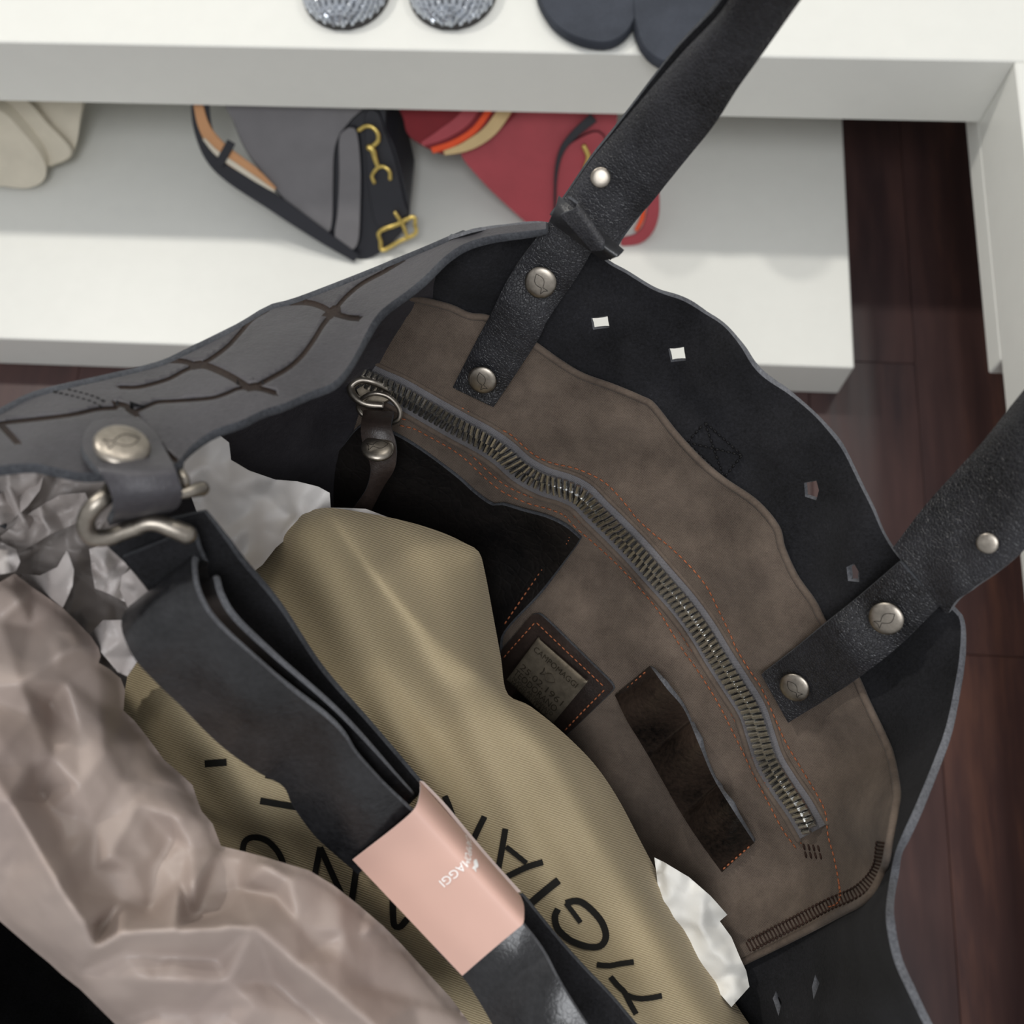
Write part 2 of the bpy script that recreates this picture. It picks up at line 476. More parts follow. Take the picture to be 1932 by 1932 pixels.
M = {}
M['white'] = m_plain('white_lacquer', srgb(228, 228, 222), .38, .4, var=.012)
M['outer'] = m_leather('grey_outer_leather', srgb(47, 45, 49), srgb(67, 65, 69), .48, 420, .3)
M['groove'] = m_suede('engraved_groove', srgb(26, 20, 17), srgb(52, 42, 36))
M['edge'] = m_suede('raw_leather_edge', srgb(66, 67, 71), srgb(108, 109, 113))
M['edge_dark'] = m_suede('raw_leather_edge_dark', srgb(48, 49, 53), srgb(82, 84, 88))
M['suede'] = m_suede('black_suede', srgb(17, 17, 18), srgb(38, 38, 41))
M['black'] = m_leather('black_leather', srgb(20, 20, 22), srgb(50, 50, 54), .36, 620, .7)
M['strapl'] = m_leather('worn_black_leather', srgb(14, 14, 16), srgb(46, 46, 48), .30, 420, .14, .6)
M['pocket'] = m_leather('black_pocket_leather', srgb(13, 12, 12), srgb(32, 28, 26), .4, 150, .5)
M['pocketb'] = m_leather('brown_black_leather', srgb(16, 14, 13), srgb(58, 47, 40), .28, 240, .2)
M['brownl'] = m_leather('dark_brown_leather', srgb(34, 27, 24), srgb(58, 47, 42), .42, 500, .15)
M['canvas'] = m_canvas('brown_canvas', srgb(52, 44, 39), srgb(104, 92, 82))
M['tape'] = m_canvas('grey_zip_tape', srgb(72, 70, 72), srgb(112, 110, 112))
M['twill'] = m_twill('olive_twill', srgb(140, 124, 95), srgb(206, 190, 156))
M['ink'] = m_plain('black_print', srgb(36, 35, 33), .8, .1)
M['taupe'] = m_paper('taupe_tissue', srgb(150, 135, 128), srgb(168, 153, 144), .45)
M['greyt'] = m_paper('grey_tissue', srgb(218, 212, 208), srgb(238, 234, 230), .5)
M['shadet'] = m_paper('shaded_tissue', srgb(122, 115, 111), srgb(166, 158, 154), .5)  # darker copy of the tissue, shade of the deep gaps painted into its colour
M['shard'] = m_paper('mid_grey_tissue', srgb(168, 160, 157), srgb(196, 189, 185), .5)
M['whitet'] = m_paper('white_tissue', srgb(218, 216, 210), srgb(236, 234, 228), .5)
M['pink'] = m_plain('pink_card', srgb(206, 168, 154), .5, .35, var=.02)
M['cardedge'] = m_plain('card_edge', srgb(232, 212, 206), .6, .2)
M['whiteink'] = m_plain('white_print', srgb(250, 248, 245), .5, .3)
M['nickel'] = m_metal('aged_nickel', srgb(168, 160, 149), .36)
M['teeth'] = m_metal('zip_teeth_metal', srgb(228, 228, 226), .24)
M['plate'] = m_metal('gunmetal_plate', srgb(150, 139, 122), .34, .6)
M['etch'] = m_plain('etched_line', srgb(38, 34, 30), .6, .2)
M['emboss'] = m_metal('embossed_letter', srgb(84, 76, 64), .4, .5)
M['orange'] = m_plain('orange_thread', srgb(154, 92, 62), .7, .2, var=.2)
M['darkthread'] = m_plain('dark_brown_thread', srgb(50, 34, 28), .7, .2, var=.2)
M['blackthread'] = m_plain('black_thread', srgb(16, 15, 16), .6, .3)
M['gold'] = m_metal('gold_hardware', srgb(232, 205, 120), .28)
M['bagface'] = m_plain('charcoal_bag_leather', srgb(112, 110, 112), .5, .4)
M['navy'] = m_plain('black_bag_leather', srgb(30, 31, 38), .4, .5)
M['tan'] = m_plain('tan_webbing', srgb(196, 146, 104), .7)
M['red'] = m_plain('red_bag_leather', srgb(166, 66, 74), .5, .4)
M['darkred'] = m_plain('dark_red_webbing', srgb(120, 26, 34), .7)
M['orangeweb'] = m_plain('orange_webbing', srgb(232, 84, 40), .7)
M['beigeweb'] = m_plain('beige_webbing', srgb(206, 180, 132), .7)
M['cream'] = m_plain('cream_leather', srgb(208, 200, 182), .5)
M['slide'] = m_leather('dark_blue_grey_rubber', srgb(50, 54, 62), srgb(66, 70, 79), .7, 300, .1, .25)
M['crystal'] = m_plain('silver_crystal', srgb(188, 194, 202), .14, .8, .55)
M['silver'] = m_plain('dark_silver_cloth', srgb(70, 74, 80), .5, .5)
M['insole'] = m_plain('shoe_insole', srgb(60, 58, 58), .7)
M['lampw'] = m_plain('painted_wall', srgb(226, 226, 222), .8, .2, var=.01)
def m_wood():
    n = NT('dark_wood'); oi = n.n('ShaderNodeObjectInfo'); v = n.coord('Object', (1, .12, 1))
    av = n.n('ShaderNodeVectorMath', operation='ADD'); cx = n.n('ShaderNodeCombineXYZ')
    n.l(n.math('MULTIPLY', oi.outputs['Random'], 17.), cx.inputs[0]); n.l(n.math('MULTIPLY', oi.outputs['Random'], 31.), cx.inputs[1])
    n.l(v, av.inputs[0]); n.l(cx.outputs[0], av.inputs[1])
    a = n.noise(av.outputs[0], 9, 6, .6); b = n.noise(av.outputs[0], 60, 4)
    f = n.math('ADD', n.math('ADD', n.math('MULTIPLY', a, .75), n.math('MULTIPLY', b, .2)), n.math('MULTIPLY', n.math('SUBTRACT', oi.outputs['Random'], .5), .16))
    col = n.ramp(f, [(.32, srgb(48, 36, 38)), (.50, srgb(76, 53, 50)), (.66, srgb(122, 82, 66))])
    return n.out(col, n.math('ADD', n.math('MULTIPLY', b, .2), .34), normal=n.bump(b, .1, .001), spec=.4)
M['wood'] = m_wood()

# ------------------------------------------------------------------ the setting: floor, wall, display units
def struct(o): o['kind'] = 'structure'; return o
mb = MB(); box(mb, (-2.4, -1.6, -.03), (2.4, 2.3, -.012))
floor = struct(mb.build('floor', m_plain('dark_subfloor', srgb(26, 18, 17), .8, .1), None, False))
pw = .135
k = 0; x = -2.4
while x < 2.4:
    y = -1.6-(.37*k % 1.2)
    while y < 2.3:
        lo, hi = max(y, -1.6), min(y+1.2, 2.3)
        if hi-lo > .05:
            bevel_box('plank', (x+.0003, lo+.0003, -.012), (min(x+pw, 2.4)-.0003, hi-.0003, 0.), M['wood'], floor, .0008)
        y += 1.2
    x += pw; k += 1
mb = MB(); box(mb, (-2.4, 2.3, 0), (2.4, 2.36, 2.8)); struct(mb.build('wall_back', M['lampw'], None, False))

Y1, h1, h2, Y2, hp, XE, XC = .9834*S, .40*S, .281*S, .6931*S, .0931*S, .4197*S, .5503*S
def _lip(px, py):
    d = ray(np.array([px]), np.array([py]))[0]; t = XC/d[0]; return CP+t*d
LIPZ = (_lip(1826, 228)[2]+_lip(1858, 690)[2])/2; LIPY = _lip(1858, 712)[1]
tb = thing('display_table', (0.2, 1.1, 0), 'white lacquered corner display table carrying the shoes', 'table')
bevel_box('table_top', (-1.6, Y1, h2), (1.0, 1.75, h1), M['white'], tb, .0016)
bevel_box('side_arm', (XC, -.9, h2), (1.0, Y1-.0005, h1), M['white'], tb, .0016)
bevel_box('apron', (XC, LIPY, LIPZ), (XC+.03, Y1+.1, h2), M['white'], tb, .0016)
bevel_box('support', (.75, -.85, 0), (.99, -.6, h2), M['white'], tb, .0016)
for lx in (-1.58, -.30, .90): bevel_box('leg', (lx, 1.66, 0), (lx+.08, 1.74, h2), M['white'], tb, .0016)
pl = bevel_box('display_plinth', (-1.55, Y2, 0.0005), (XE, 1.5, hp), M['white'], None, .0016)
tag(pl, 'low white plinth on the dark wood floor under the handbags', 'plinth')

# ------------------------------------------------------------------ shoes on the table
def sparkly(tip, half_w, label):
    t = at(tip[0], tip[1], h1+.012)
    e = thing('sparkly_shoe', (t[0], t[1]+.1, h1+.001), label, 'shoe', 'pair of crystal covered flat shoes')
    Lh = .235
    def wid(s): return half_w*(math.sqrt(max(0, 1-(1-s/.052)**2)) if s < .052 else 1)*(1-.28*max(0, (s-.09)/.145))*(1 if s < .21 else max(.0, 1-((s-.21)/.026)**2)**.5)
    def hei(s): return .004+.030*(math.sqrt(max(0, 1-(1-s/.052)**2)) if s < .052 else 1)
    ss = np.r_[np.linspace(.0008, .06, 14), np.linspace(.07, Lh-.0005, 18)]
    rows = []
    for s in ss:
        a = np.linspace(0, math.pi, 17); w_ = max(wid(s), .002)
        rows.append(np.c_[t[0]+w_*np.cos(a), np.full(17, t[1]+s), h1+.006+hei(s)*np.sin(a)])
    G = np.array(rows)
    m = MB(); cut = G[:21]
    nu, nv = cut.shape[:2]
    m.add(cut.reshape(-1, 3), [[i*nv+j, i*nv+j+1, (i+1)*nv+j+1, (i+1)*nv+j] for i in range(nu-1) for j in range(nv-1)])
    m.build('upper', M['silver'], e)
    m = MB(); ring = np.vstack([G[:, 0, :2], G[::-1, -1, :2]])
    c = ring.mean(0); ring2 = c+(ring-c)*1.02; k = len(ring)
    m.add(np.vstack([np.c_[ring2, np.full(k, h1+.0005)], np.c_[ring2, np.full(k, h1+.008)]]), [[i, (i+1) % k, k+(i+1) % k, k+i] for i in range(k)]+[list(range(k))[::-1], [k+i for i in range(k)]])
    m.build('sole', M['insole'], e, False)
    m = MB(); spots = []
    for i in range(15):                                   # rows round the toe cap, then rows over the instep
        ph_ = (i+.6)/15*math.pi/2; sv = .052*(1-math.cos(ph_)); spots.append((sv, math.sin(ph_)))
    spots += [(.052+.0056*(k+1), 1.) for k in range(11)]
    for i, (sv, q_) in enumerate(spots):
        w_ = max(wid(sv), .001); hh = hei(sv); nn = max(4, int(math.pi*(w_+hh)/2/.0066))
        for q in range(nn):
            a = math.pi*(q+.25+.5*(i % 2))/nn
            c0 = np.array([t[0]+w_*math.cos(a), t[1]+sv, h1+.006+hh*math.sin(a)])
            fr = max(0, 1-sv/.052)
            nr = np.array([math.cos(a)*q_/.047, -fr/.052, math.sin(a)*q_/.034]); nr /= np.linalg.norm(nr)
            nr = nr+rng.normal(0, .13, 3); nr /= np.linalg.norm(nr)
            ta = np.cross(nr, (0.03, .9, 0.35)); ta /= np.linalg.norm(ta); tb_ = np.cross(nr, ta)
            sz = .0036
            base = [c0+sz*(math.cos(k*math.pi/3)*ta*.9+math.sin(k*math.pi/3)*tb_*1.2) for k in range(6)]
            topv = [c0+nr*.0017+sz*.6*(math.cos(k*math.pi/3)*ta*.9+math.sin(k*math.pi/3)*tb_*1.2) for k in range(6)]
            m.add(base+topv, [[k, (k+1) % 6, 6+(k+1) % 6, 6+k] for k in range(6)]+[[6, 7, 8, 9, 10, 11]])
    o = m.build('crystals', M['crystal'], e, False); o['kind'] = 'stuff'
sparkly((641, 40), .047, 'silver crystal studded flat shoe, farther from the black slides')
sparkly((846, 40), .047, 'silver crystal studded flat shoe, closer to the black slides')
def slide(ol, label, zt):
    e = thing('slide_sandal', at(ol[5][0], ol[5][1], h1), label, 'sandal', 'pair of dark rubber slides')
    zf = zplane((0, 0, zt), (0, 0, 1.))
    sheet('footbed', catmull(ol, 14, closed=True), zf, 16, [M['slide'], M['slide']], e, thick=zt-h1-.001)
    # the strap over the instep lies farther back, past the picture's edge
    c = [at(p[0], p[1], zt) for p in (ol[0], ol[-1])]
    x0, x1 = min(c[0][0], c[1][0]), max(c[0][0], c[1][0]); yb = max(c[0][1], c[1][1])
    a = np.linspace(0, math.pi, 15); G = np.array([np.c_[(x0+x1)/2-(x1-x0)/2*np.cos(a), np.full(15, yb-.012-.07*s), zt-.004+.045*np.sin(a)**.7] for s in np.linspace(0, 1, 5)[::-1]*.15])
    m = MB(); grid(m, G, .003); m.build('strap', M['slide'], e)
slide([(1012, -190), (1012, -110), (1016, -20), (1030, 20), (1050, 45), (1080, 65), (1115, 76), (1150, 77), (1180, 60), (1198, 25), (1202, -30), (1198, -110), (1193, -190)],
      'dark blue grey rubber slide set back from the table edge', h1+.014)
slide([(1215, -190), (1206, -110), (1197, 0), (1203, 50), (1215, 85), (1240, 108), (1270, 117), (1300, 112), (1332, 85), (1352, 40), (1366, -40), (1375, -110), (1375, -190)],
      'dark blue grey rubber slide whose toe reaches over the table edge', h1+.016)

# ------------------------------------------------------------------ handbags under the table
def lean(px, py, slope=1.08, lift=.003, yawn=0.):
    b = at(px, py, hp+lift); n = np.array([yawn, -slope, 1.]); return zplane(b, n/np.linalg.norm(n))
def zpts(pts, zf, d): return [(x, y, float(zf(np.array([float(x)]), np.array([float(y)]))[0])-d) for x, y in pts]
def off(zf, d): return lambda x, y: zf(x, y)-d
# black bag
zb = lean(679, 491)
bb = thing('black_handbag', at(650, 470, hp), 'small black handbag with gold clasp and striped strap on the plinth', 'handbag')
sheet('body', catmull([(430, 186), (443, 237), (462, 281), (485, 315), (521, 361), (555, 400), (586, 434), (640, 470), (679, 490), (715, 478), (757, 440), (773, 405), (767, 366), (746, 283), (728, 242), (715, 186), (600, 184), (500, 183)], 12, closed=True), off(zb, -.004), 14, [M['navy'], M['navy']], bb, .05, back=(0, .07, .0))
sheet('front_panel', catmull([(432, 187), (443, 234), (462, 278), (485, 312), (521, 357), (555, 396), (588, 431), (608, 444), (622, 436), (627, 410), (628, 350), (630, 290), (640, 255), (662, 226), (690, 188), (560, 186)], 10, closed=True), zb, 14, [M['bagface'], M['navy']], bb, .004)
sheet('flap', catmull([(640, 262), (650, 246), (664, 240), (674, 254), (680, 320), (679, 400), (676, 452), (666, 471), (650, 466), (632, 446), (637, 400), (640, 330)], 10, closed=True), off(zb, .003), 12, [M['bagface'], M['navy']], bb, .006)
sheet('side_panel', catmull([(690, 215), (712, 212), (726, 250), (744, 300), (762, 380), (766, 405), (718, 430), (700, 380), (692, 300)], 10, closed=True), off(zb, .001), 14, [M['navy'], M['navy']], bb, .004)
zs = off(zb, .004)
def strip(name, pts, wid, zf, mat_, parent, thick=.002, step=10):
    q = catmull(pts, step); t = np.gradient(q, axis=0); t /= np.linalg.norm(t, axis=1, keepdims=True)
    n = np.c_[-t[:, 1], t[:, 0]]
    wd = np.full(len(q), wid) if np.isscalar(wid) else np.interp(np.linspace(0, 1, len(q)), np.linspace(0, 1, len(wid)), wid)
    A = np.stack([q+n*wd[:, None]*s for s in (-.5, -.17, .17, .5)], 1)
    m = MB(); grid(m, P(A[..., 0], A[..., 1], zf(A[..., 0], A[..., 1])), thick); return m.build(name, mat_, parent)
sp = strip('carry_strap', [(376, 186), (382, 240), (402, 292), (440, 331), (520, 385), (600, 440), (672, 487)], [34, 34, 34, 32, 30, 24, 16], zs, M['navy'], bb)
strip('tan_stripe', [(372, 190), (382, 232), (400, 265), (430, 294), (475, 325), (518, 358)], [16, 20, 26, 26, 22, 8], off(zs, .002), M['tan'], sp)
strip('pale_stripe', [(384, 262), (408, 288), (445, 314), (500, 350), (518, 361)], [4, 9, 9, 8, 3], off(zs, .0035), M['cream'], sp)
strip('keeper', [(436, 268), (424, 290), (412, 312)], 16, off(zs, .005), M['navy'], sp)
hk = tube('clasp_hook', px3(zpts([(678, 245), (690, 238), (703, 240), (713, 252), (713, 266), (703, 276)], zb, .010), 4), .0026, M['gold'], bb)
tube('clasp_swivel', px3(zpts([(697, 278), (704, 284), (708, 300), (713, 314)], zb, .010), 4), np.linspace(.0040, .0026, len(px3(zpts([(697, 278), (704, 284), (708, 300), (713, 314)], zb, .010), 4))), M['gold'], bb)
tube('clasp_ring', px3(zpts([(706, 344), (702, 332), (711, 318), (723, 314), (735, 323), (736, 337)], zb, .010), 4), .0022, M['gold'], bb)
tube('buckle', px3(zpts([(716, 437), (748, 424), (780, 409), (783, 424), (783, 441), (752, 456), (722, 472), (718, 455)], zb, .007), 4, True), .0025, M['gold'], bb, closed=True)
tube('buckle_bar', px3(zpts([(746, 402), (760, 424), (768, 446)], zb, .008), 4), .0024, M['gold'], bb)
# red bag
zr = lean(1042, 450)
rb = thing('red_handbag', at(1030, 440, hp), 'red leather handbag with a striped webbing strap on the plinth', 'handbag')
sheet('body', catmull([(862, 187), (868, 250), (869, 291), (906, 338), (947, 379), (994, 421), (1016, 438), (1044, 449), (1080, 440), (1120, 420), (1150, 380), (1155, 300), (1152, 187), (1000, 185)], 12, closed=True), zr, 14, [M['red'], M['darkred']], rb, .05, back=(0, .07, 0))
sheet('side_panel', catmull([(1054, 305), (1066, 282), (1092, 262), (1130, 250), (1150, 290), (1150, 370), (1128, 405), (1090, 430), (1056, 438), (1048, 400), (1049, 340)], 10, closed=True), off(zr, .006), 12, [M['red'], M['navy']], rb, .006)
strip('dark_edge', [(1047, 400), (1049, 330), (1060, 284), (1085, 252), (1120, 222)], [3, 4, 8, 14, 18], off(zr, .011), M['navy'], rb)
tube('gold_ring', px3(zpts([(1102, 276), (1110, 296), (1104, 316)], zr, .016), 5), .003, M['gold'], rb)
zq = off(zr, .014)
sb = sheet('webbing_strap', catmull([(757, 186), (762, 225), (772, 256), (812, 282), (836, 290), (868, 289), (905, 272), (940, 245), (985, 187), (870, 183)], 10, closed=True), zq, 12, [M['darkred'], M['darkred']], rb, .004)
strip('red_stripe', [(796, 272), (830, 256), (872, 228), (902, 188)], [8, 22, 26, 24], off(zq, .0012), M['red'], sb)
strip('orange_stripe', [(815, 284), (856, 270), (898, 242), (935, 188)], 11, off(zq, .0014), M['orangeweb'], sb)
strip('beige_stripe', [(838, 289), (880, 276), (925, 246), (966, 188)], [8, 20, 24, 24], off(zq, .0016), M['beigeweb'], sb)
tl = strip('strap_tail', [(1226, 320), (1233, 380), (1226, 425), (1205, 450), (1172, 457)], [18, 20, 22, 20, 14], off(zr, .004), M['red'], rb, .004)
strip('orange_stripe', [(1214, 370), (1212, 410), (1200, 435)], [7, 8, 6], off(zr, .005), M['orangeweb'], tl)
# cream bag
zc = lean(50, 356)
cb = thing('cream_handbag', at(40, 350, hp), 'cream leather handbag with rounded overlapping flaps on the plinth', 'handbag')
sheet('body', catmull([(40, 186), (100, 187), (151, 188), (150, 230), (144, 272), (130, 296), (95, 300), (60, 262)], 10, closed=True), off(zc, -.012), 14, [M['cream'], M['cream']], cb, .03, back=(0, .05, 0))
sheet('middle_flap', catmull([(-60, 185), (0, 186), (48, 190), (90, 235), (120, 265), (133, 283), (127, 298), (105, 308), (84, 312), (40, 290), (-60, 250)], 10, closed=True), off(zc, -.002), 14, [M['cream'], M['cream']], cb, .008)
sheet('front_flap', catmull([(-90, 190), (-40, 195), (5, 212), (42, 248), (75, 290), (87, 320), (80, 343), (50, 355), (0, 351), (-60, 345), (-95, 340)], 10, closed=True), off(zc, .010), 14, [M['cream'], M['cream']], cb, .02, back=(0, .02, 0))

# ------------------------------------------------------------------ the open tote bag
tote = thing('tote_bag', (0.02, 0.10, 0.50), 'open black leather tote with perforated rim, canvas lining and zip pocket', 'bag')
Zw0 = TPS([(850, 452, .485), (1030, 420, .49), (1140, 490, .49), (1330, 590, .487), (1445, 715, .482), (1530, 780, .476), (1690, 1045, .46), (1810, 1160, .45), (1785, 1370, .437), (1690, 1600, .42), (1670, 1720, .408), (1740, 1932, .395), (1800, 2050, .39),
    (740, 565, .525), (910, 600, .525), (1150, 740, .525), (1380, 910, .515), (1490, 1080, .505), (1560, 1180, .495), (1690, 1450, .468), (1670, 1640, .452),
    (690, 730, .565), (900, 830, .565), (1100, 940, .562), (1280, 1130, .558), (1420, 1350, .55), (1540, 1580, .535),
    (640, 930, .625), (900, 1000, .615), (1080, 1010, .585), (950, 1190, .63), (1050, 1290, .602), (1240, 1330, .578), (1380, 1600, .572), (1410, 1810, .555), (1580, 1700, .51), (1560, 1850, .50), (1480, 1950, .53),
    (430, 790, .60), (350, 900, .63), (700, 1150, .68), (900, 1450, .68), (1200, 1800, .63), (1000, 1700, .69), (1400, 2050, .57), (600, 1300, .70)], 1e-4)
def Zw(x, y):
    x = np.asarray(x, float); y = np.asarray(y, float)
    s = (x-y)*.7071; t = (x+y)*.7071
    lim = (H-.500)/(-(ray(x, y)@np.array([0, 0, 1.])))
    return np.minimum(lim, Zw0(x, y))+.0030*np.sin(s/38.+2.2*np.sin(t/150.))*np.sin(t/95.+1.3)+.0021*np.sin(t/31.+1.5*np.sin(s/60.))
def onwall(d): return lambda x, y: Zw(x, y)-d
def wnormal(x, y, zf=None):
    zf = zf or Zw0; e = 6.
    q = lambda a, b: P1(a, b, float(zf(np.array([a]), np.array([b]))[0]))
    n = np.cross(q(x, y+e)-q(x, y-e), q(x+e, y)-q(x-e, y)); n /= np.linalg.norm(n)
    return n if n@(CP-q(x, y)) > 0 else -n

# perforated leather wall with the wavy rim
rim = [(850, 452), (900, 437), (960, 428), (1030, 424), (1100, 455), (1145, 495), (1180, 515), (1235, 548), (1290, 568), (1330, 592), (1365, 615), (1395, 650), (1420, 690), (1445, 715), (1490, 745), (1530, 778), (1560, 810), (1590, 850), (1620, 910), (1645, 960), (1665, 1005), (1692, 1048), (1740, 1100), (1798, 1152), (1812, 1175), (1811, 1230), (1803, 1285), (1785, 1370), (1760, 1440), (1727, 1520), (1700, 1580), (1686, 1620), (1674, 1690), (1672, 1740), (1686, 1810), (1712, 1870), (1742, 1932), (1800, 2050)]
wall_out = np.vstack([catmull(rim, 9), path([(1800, 2050), (1500, 2090), (1300, 2000), (1000, 1850), (560, 1350), (330, 1100), (330, 930), (420, 790), (600, 690), (740, 540)], 30)[1:]])
holes = [[(1115, 600), (1146, 595), (1150, 618), (1119, 622)], [(1261, 658), (1290, 654), (1294, 680), (1266, 683)], [(1517, 911), (1540, 906), (1545, 925), (1540, 944), (1519, 937)], [(1597, 1070), (1611, 1063), (1621, 1080), (1621, 1098), (1600, 1096)],
         [(1464, 1870), (1475, 1891), (1469, 1917), (1458, 1884)], [(1538, 1839), (1546, 1855), (1535, 1886), (1532, 1862)]]
sheet('back_wall', wall_out, onwall(-.004), 15, [M['suede'], M['edge']], tote, .0034, [poly(h, 8) for h in holes], smooth_iter=0)
# canvas lining
can_top = [(700, 560), (750, 557), (789, 565), (848, 580), (885, 596), (921, 601), (965, 625), (1011, 653), (1055, 684), (1099, 710), (1154, 730), (1211, 754), (1232, 767), (1275, 821), (1323, 872), (1366, 908), (1424, 948), (1464, 995), (1475, 1035), (1500, 1089), (1533, 1136), (1554, 1176), (1590, 1230), (1617, 1284), (1635, 1325), (1666, 1390), (1681, 1429), (1692, 1493), (1688, 1533), (1678, 1594), (1667, 1641), (1638, 1692), (1580, 1725), (1504, 1765), (1402, 1815)]
can_out = np.vstack([catmull(can_top, 10), path([(1402, 1815), (1250, 1760), (1050, 1600), (850, 1400), (640, 1180), (480, 1000), (440, 860), (520, 740), (640, 640), (700, 560)], 26)[1:-1]])
lining = sheet('lining', can_out, onwall(0), 10, [M['canvas'], M['canvas']], tote, .0022)
q = catmull(can_top, 7); tube('folded_hem', P(q[:, 0], q[:, 1], Zw(q[:, 0], q[:, 1])+.0005), .0019, M['canvas'], lining, 8)

# left outer panel with engraved lines
sil = [(-190, 880), (-120, 838), (-60, 806), (0, 782), (60, 752), (130, 733), (200, 717), (300, 692), (350, 670), (450, 620), (510, 585), (560, 571), (680, 525), (760, 492), (820, 467), (880, 442), (950, 427), (1030, 419)]
rimL = [(1030, 432), (985, 437), (930, 444), (880, 458), (840, 483), (800, 522), (766, 550), (724, 581), (704, 604), (688, 633), (675, 659), (657, 690), (629, 721), (585, 739), (538, 760), (497, 773), (455, 793), (416, 806), (385, 822), (357, 845), (331, 874), (290, 884), (230, 888), (160, 892), (104, 882), (62, 874), (0, 878), (-60, 886), (-120, 892), (-188, 896)]
zL0 = TPS([(-190, 880, .352), (-188, 896, .345), (-120, 838, .368), (-60, 806, .38), (0, 782, .39), (130, 733, .405), (300, 692, .43), (450, 620, .455), (560, 571, .475), (760, 492, .492), (880, 442, .488), (950, 428, .484), (1030, 420, .480),
           (1030, 432, .479), (930, 444, .478), (880, 460, .474), (800, 522, .462), (724, 581, .447), (688, 633, .436), (629, 721, .412), (538, 760, .395), (455, 793, .382), (357, 845, .368), (230, 888, .352), (104, 882, .347), (0, 878, .345), (-60, 890, .34),
           (600, 640, .437), (500, 690, .418), (420, 740, .40), (300, 780, .384), (150, 820, .366), (60, 830, .36), (700, 550, .468)], 1e-4)
G_ = [[(763, 489), (727, 511), (683, 535), (655, 558), (636, 579), (627, 591)], [(627, 591), (608, 579), (580, 571), (543, 571)], [(627, 591), (657, 599), (678, 601)],
      [(627, 591), (608, 615), (592, 641), (569, 672), (543, 695), (512, 713), (481, 729), (468, 731)], [(468, 731), (494, 734), (520, 742)], [(468, 731), (445, 716), (414, 700), (388, 690), (372, 690)],
      [(372, 690), (398, 677), (429, 654), (453, 628), (476, 602), (504, 585)], [(372, 690), (347, 682), (310, 680)], [(372, 690), (347, 700), (316, 716), (265, 730), (226, 731)],
      [(468, 731), (447, 734), (424, 744), (393, 752), (326, 757), (298, 759), (275, 768), (253, 777)], [(219, 762), (238, 766), (253, 777)], [(253, 777), (261, 789), (273, 810), (290, 832), (310, 851), (331, 868)],
      [(219, 770), (186, 772), (145, 781), (104, 787), (52, 793), (17, 797), (-20, 803)], [(4, 804), (19, 820), (33, 835)], [(620, 594), (634, 584)], [(364, 690), (380, 688)], [(466, 732), (484, 729)], [(240, 770), (256, 780)]]
gw = [8, 11, 11, 9, 10, 13, 8, 10, 7, 7, 10, 10, 8, 12, 19, 16, 15, 12]
gl = [catmull(g, 4) for g in G_]
cons = []; av = []
for g, wd in zip(gl, gw):
    t = np.gradient(g, axis=0); t /= np.linalg.norm(t, axis=1, keepdims=True); n = np.c_[-t[:, 1], t[:, 0]]
    for sd in (-.5, -.3, .3, .5): cons.append(g+n*wd*sd)
    av.append((g, wd*.5+3.5))
def gmask(x, y):
    m = np.zeros(len(x))
    for g, wd in zip(gl, gw): m = np.maximum(m, np.clip((wd*.5-dist(x, y, g, False))/(wd*.2), 0, 1))
    return m
def zL(x, y): return zL0(x, y)+.0016*gmask(x, y)+.0012*np.sin(x/41.+1.)*np.sin(y/37.)
def zLs(x, y): return zL0(x, y)
outL = np.vstack([catmull(sil, 9), catmull(rimL, 9)])
op = sheet('outer_panel', outL, zL, 8, [M['outer'], M['edge_dark'], M['groove'], M['suede']], tote, .0038, cons=cons, avoid=av, facemat=lambda c: np.where(gmask(c[:, 0], c[:, 1]) > .12, 2, 0), bm=3)
# wall below the outer panel: from the silhouette down to the base
q = catmull(sil[:-2], 24); top = P(q[:, 0], q[:, 1], zLs(q[:, 0], q[:, 1])+.002)
rows = []
for s in np.linspace(0, 1, 10):
    c = np.array([-.10, .06]); r = top.copy(); r[:, :2] = c+(top[:, :2]-c)*(1-.25*s**1.3); r[:, 2] = top[:, 2]*(1-s)+.505*s; rows.append(r)
m = MB(); grid(m, np.array(rows), .003); m.build('side_wall', [M['outer'], M['edge_dark']], tote)
# front wall: its rim runs outside the picture round to the other end
fr = catmull([(-186, 890, .349), (-290, 960, .352), (-380, 1150, .362), (-400, 1450, .378), (-260, 1800, .385), (100, 2160, .385), (600, 2400, .385), (1200, 2420, .388), (1600, 2290, .39), (1800, 2056, .392)], 30)
ftop = P(fr[:, 0], fr[:, 1], fr[:, 2]); frows = []
for sv in np.linspace(0, 1, 9):
    c = np.array([-.06, .05]); r = ftop.copy(); bw = np.linspace(1, 0, len(ftop))[:, None]**.6; r[:, :2] = c+(ftop[:, :2]-c)*(1+.34*bw*math.sin(math.pi*sv**.8)-.13*sv**1.4); r[:, 2] = ftop[:, 2]*(1-sv)+.505*sv; frows.append(r)
m = MB(); grid(m, np.array(frows), .0034); m.build('front_wall', [M['suede'], M['edge']], tote)
low = np.vstack([frows[-1][:, :2], rows[-1][:, :2], P(*[np.array(a) for a in ((1300, 1000, 700), (1900, 1750, 1300), (.62, .66, .69))])[:, :2]])
def hull(p):
    p = sorted(map(tuple, p)); h = []
    for seq in (p, p[::-1]):
        k = []
        for q in seq:
            while len(k) > 1 and (k[-1][0]-k[-2][0])*(q[1]-k[-2][1])-(k[-1][1]-k[-2][1])*(q[0]-k[-2][0]) <= 0: k.pop()
            k.append(q)
        h += k[:-1]
    return np.array(h)
hb = hull(low); k = len(hb)
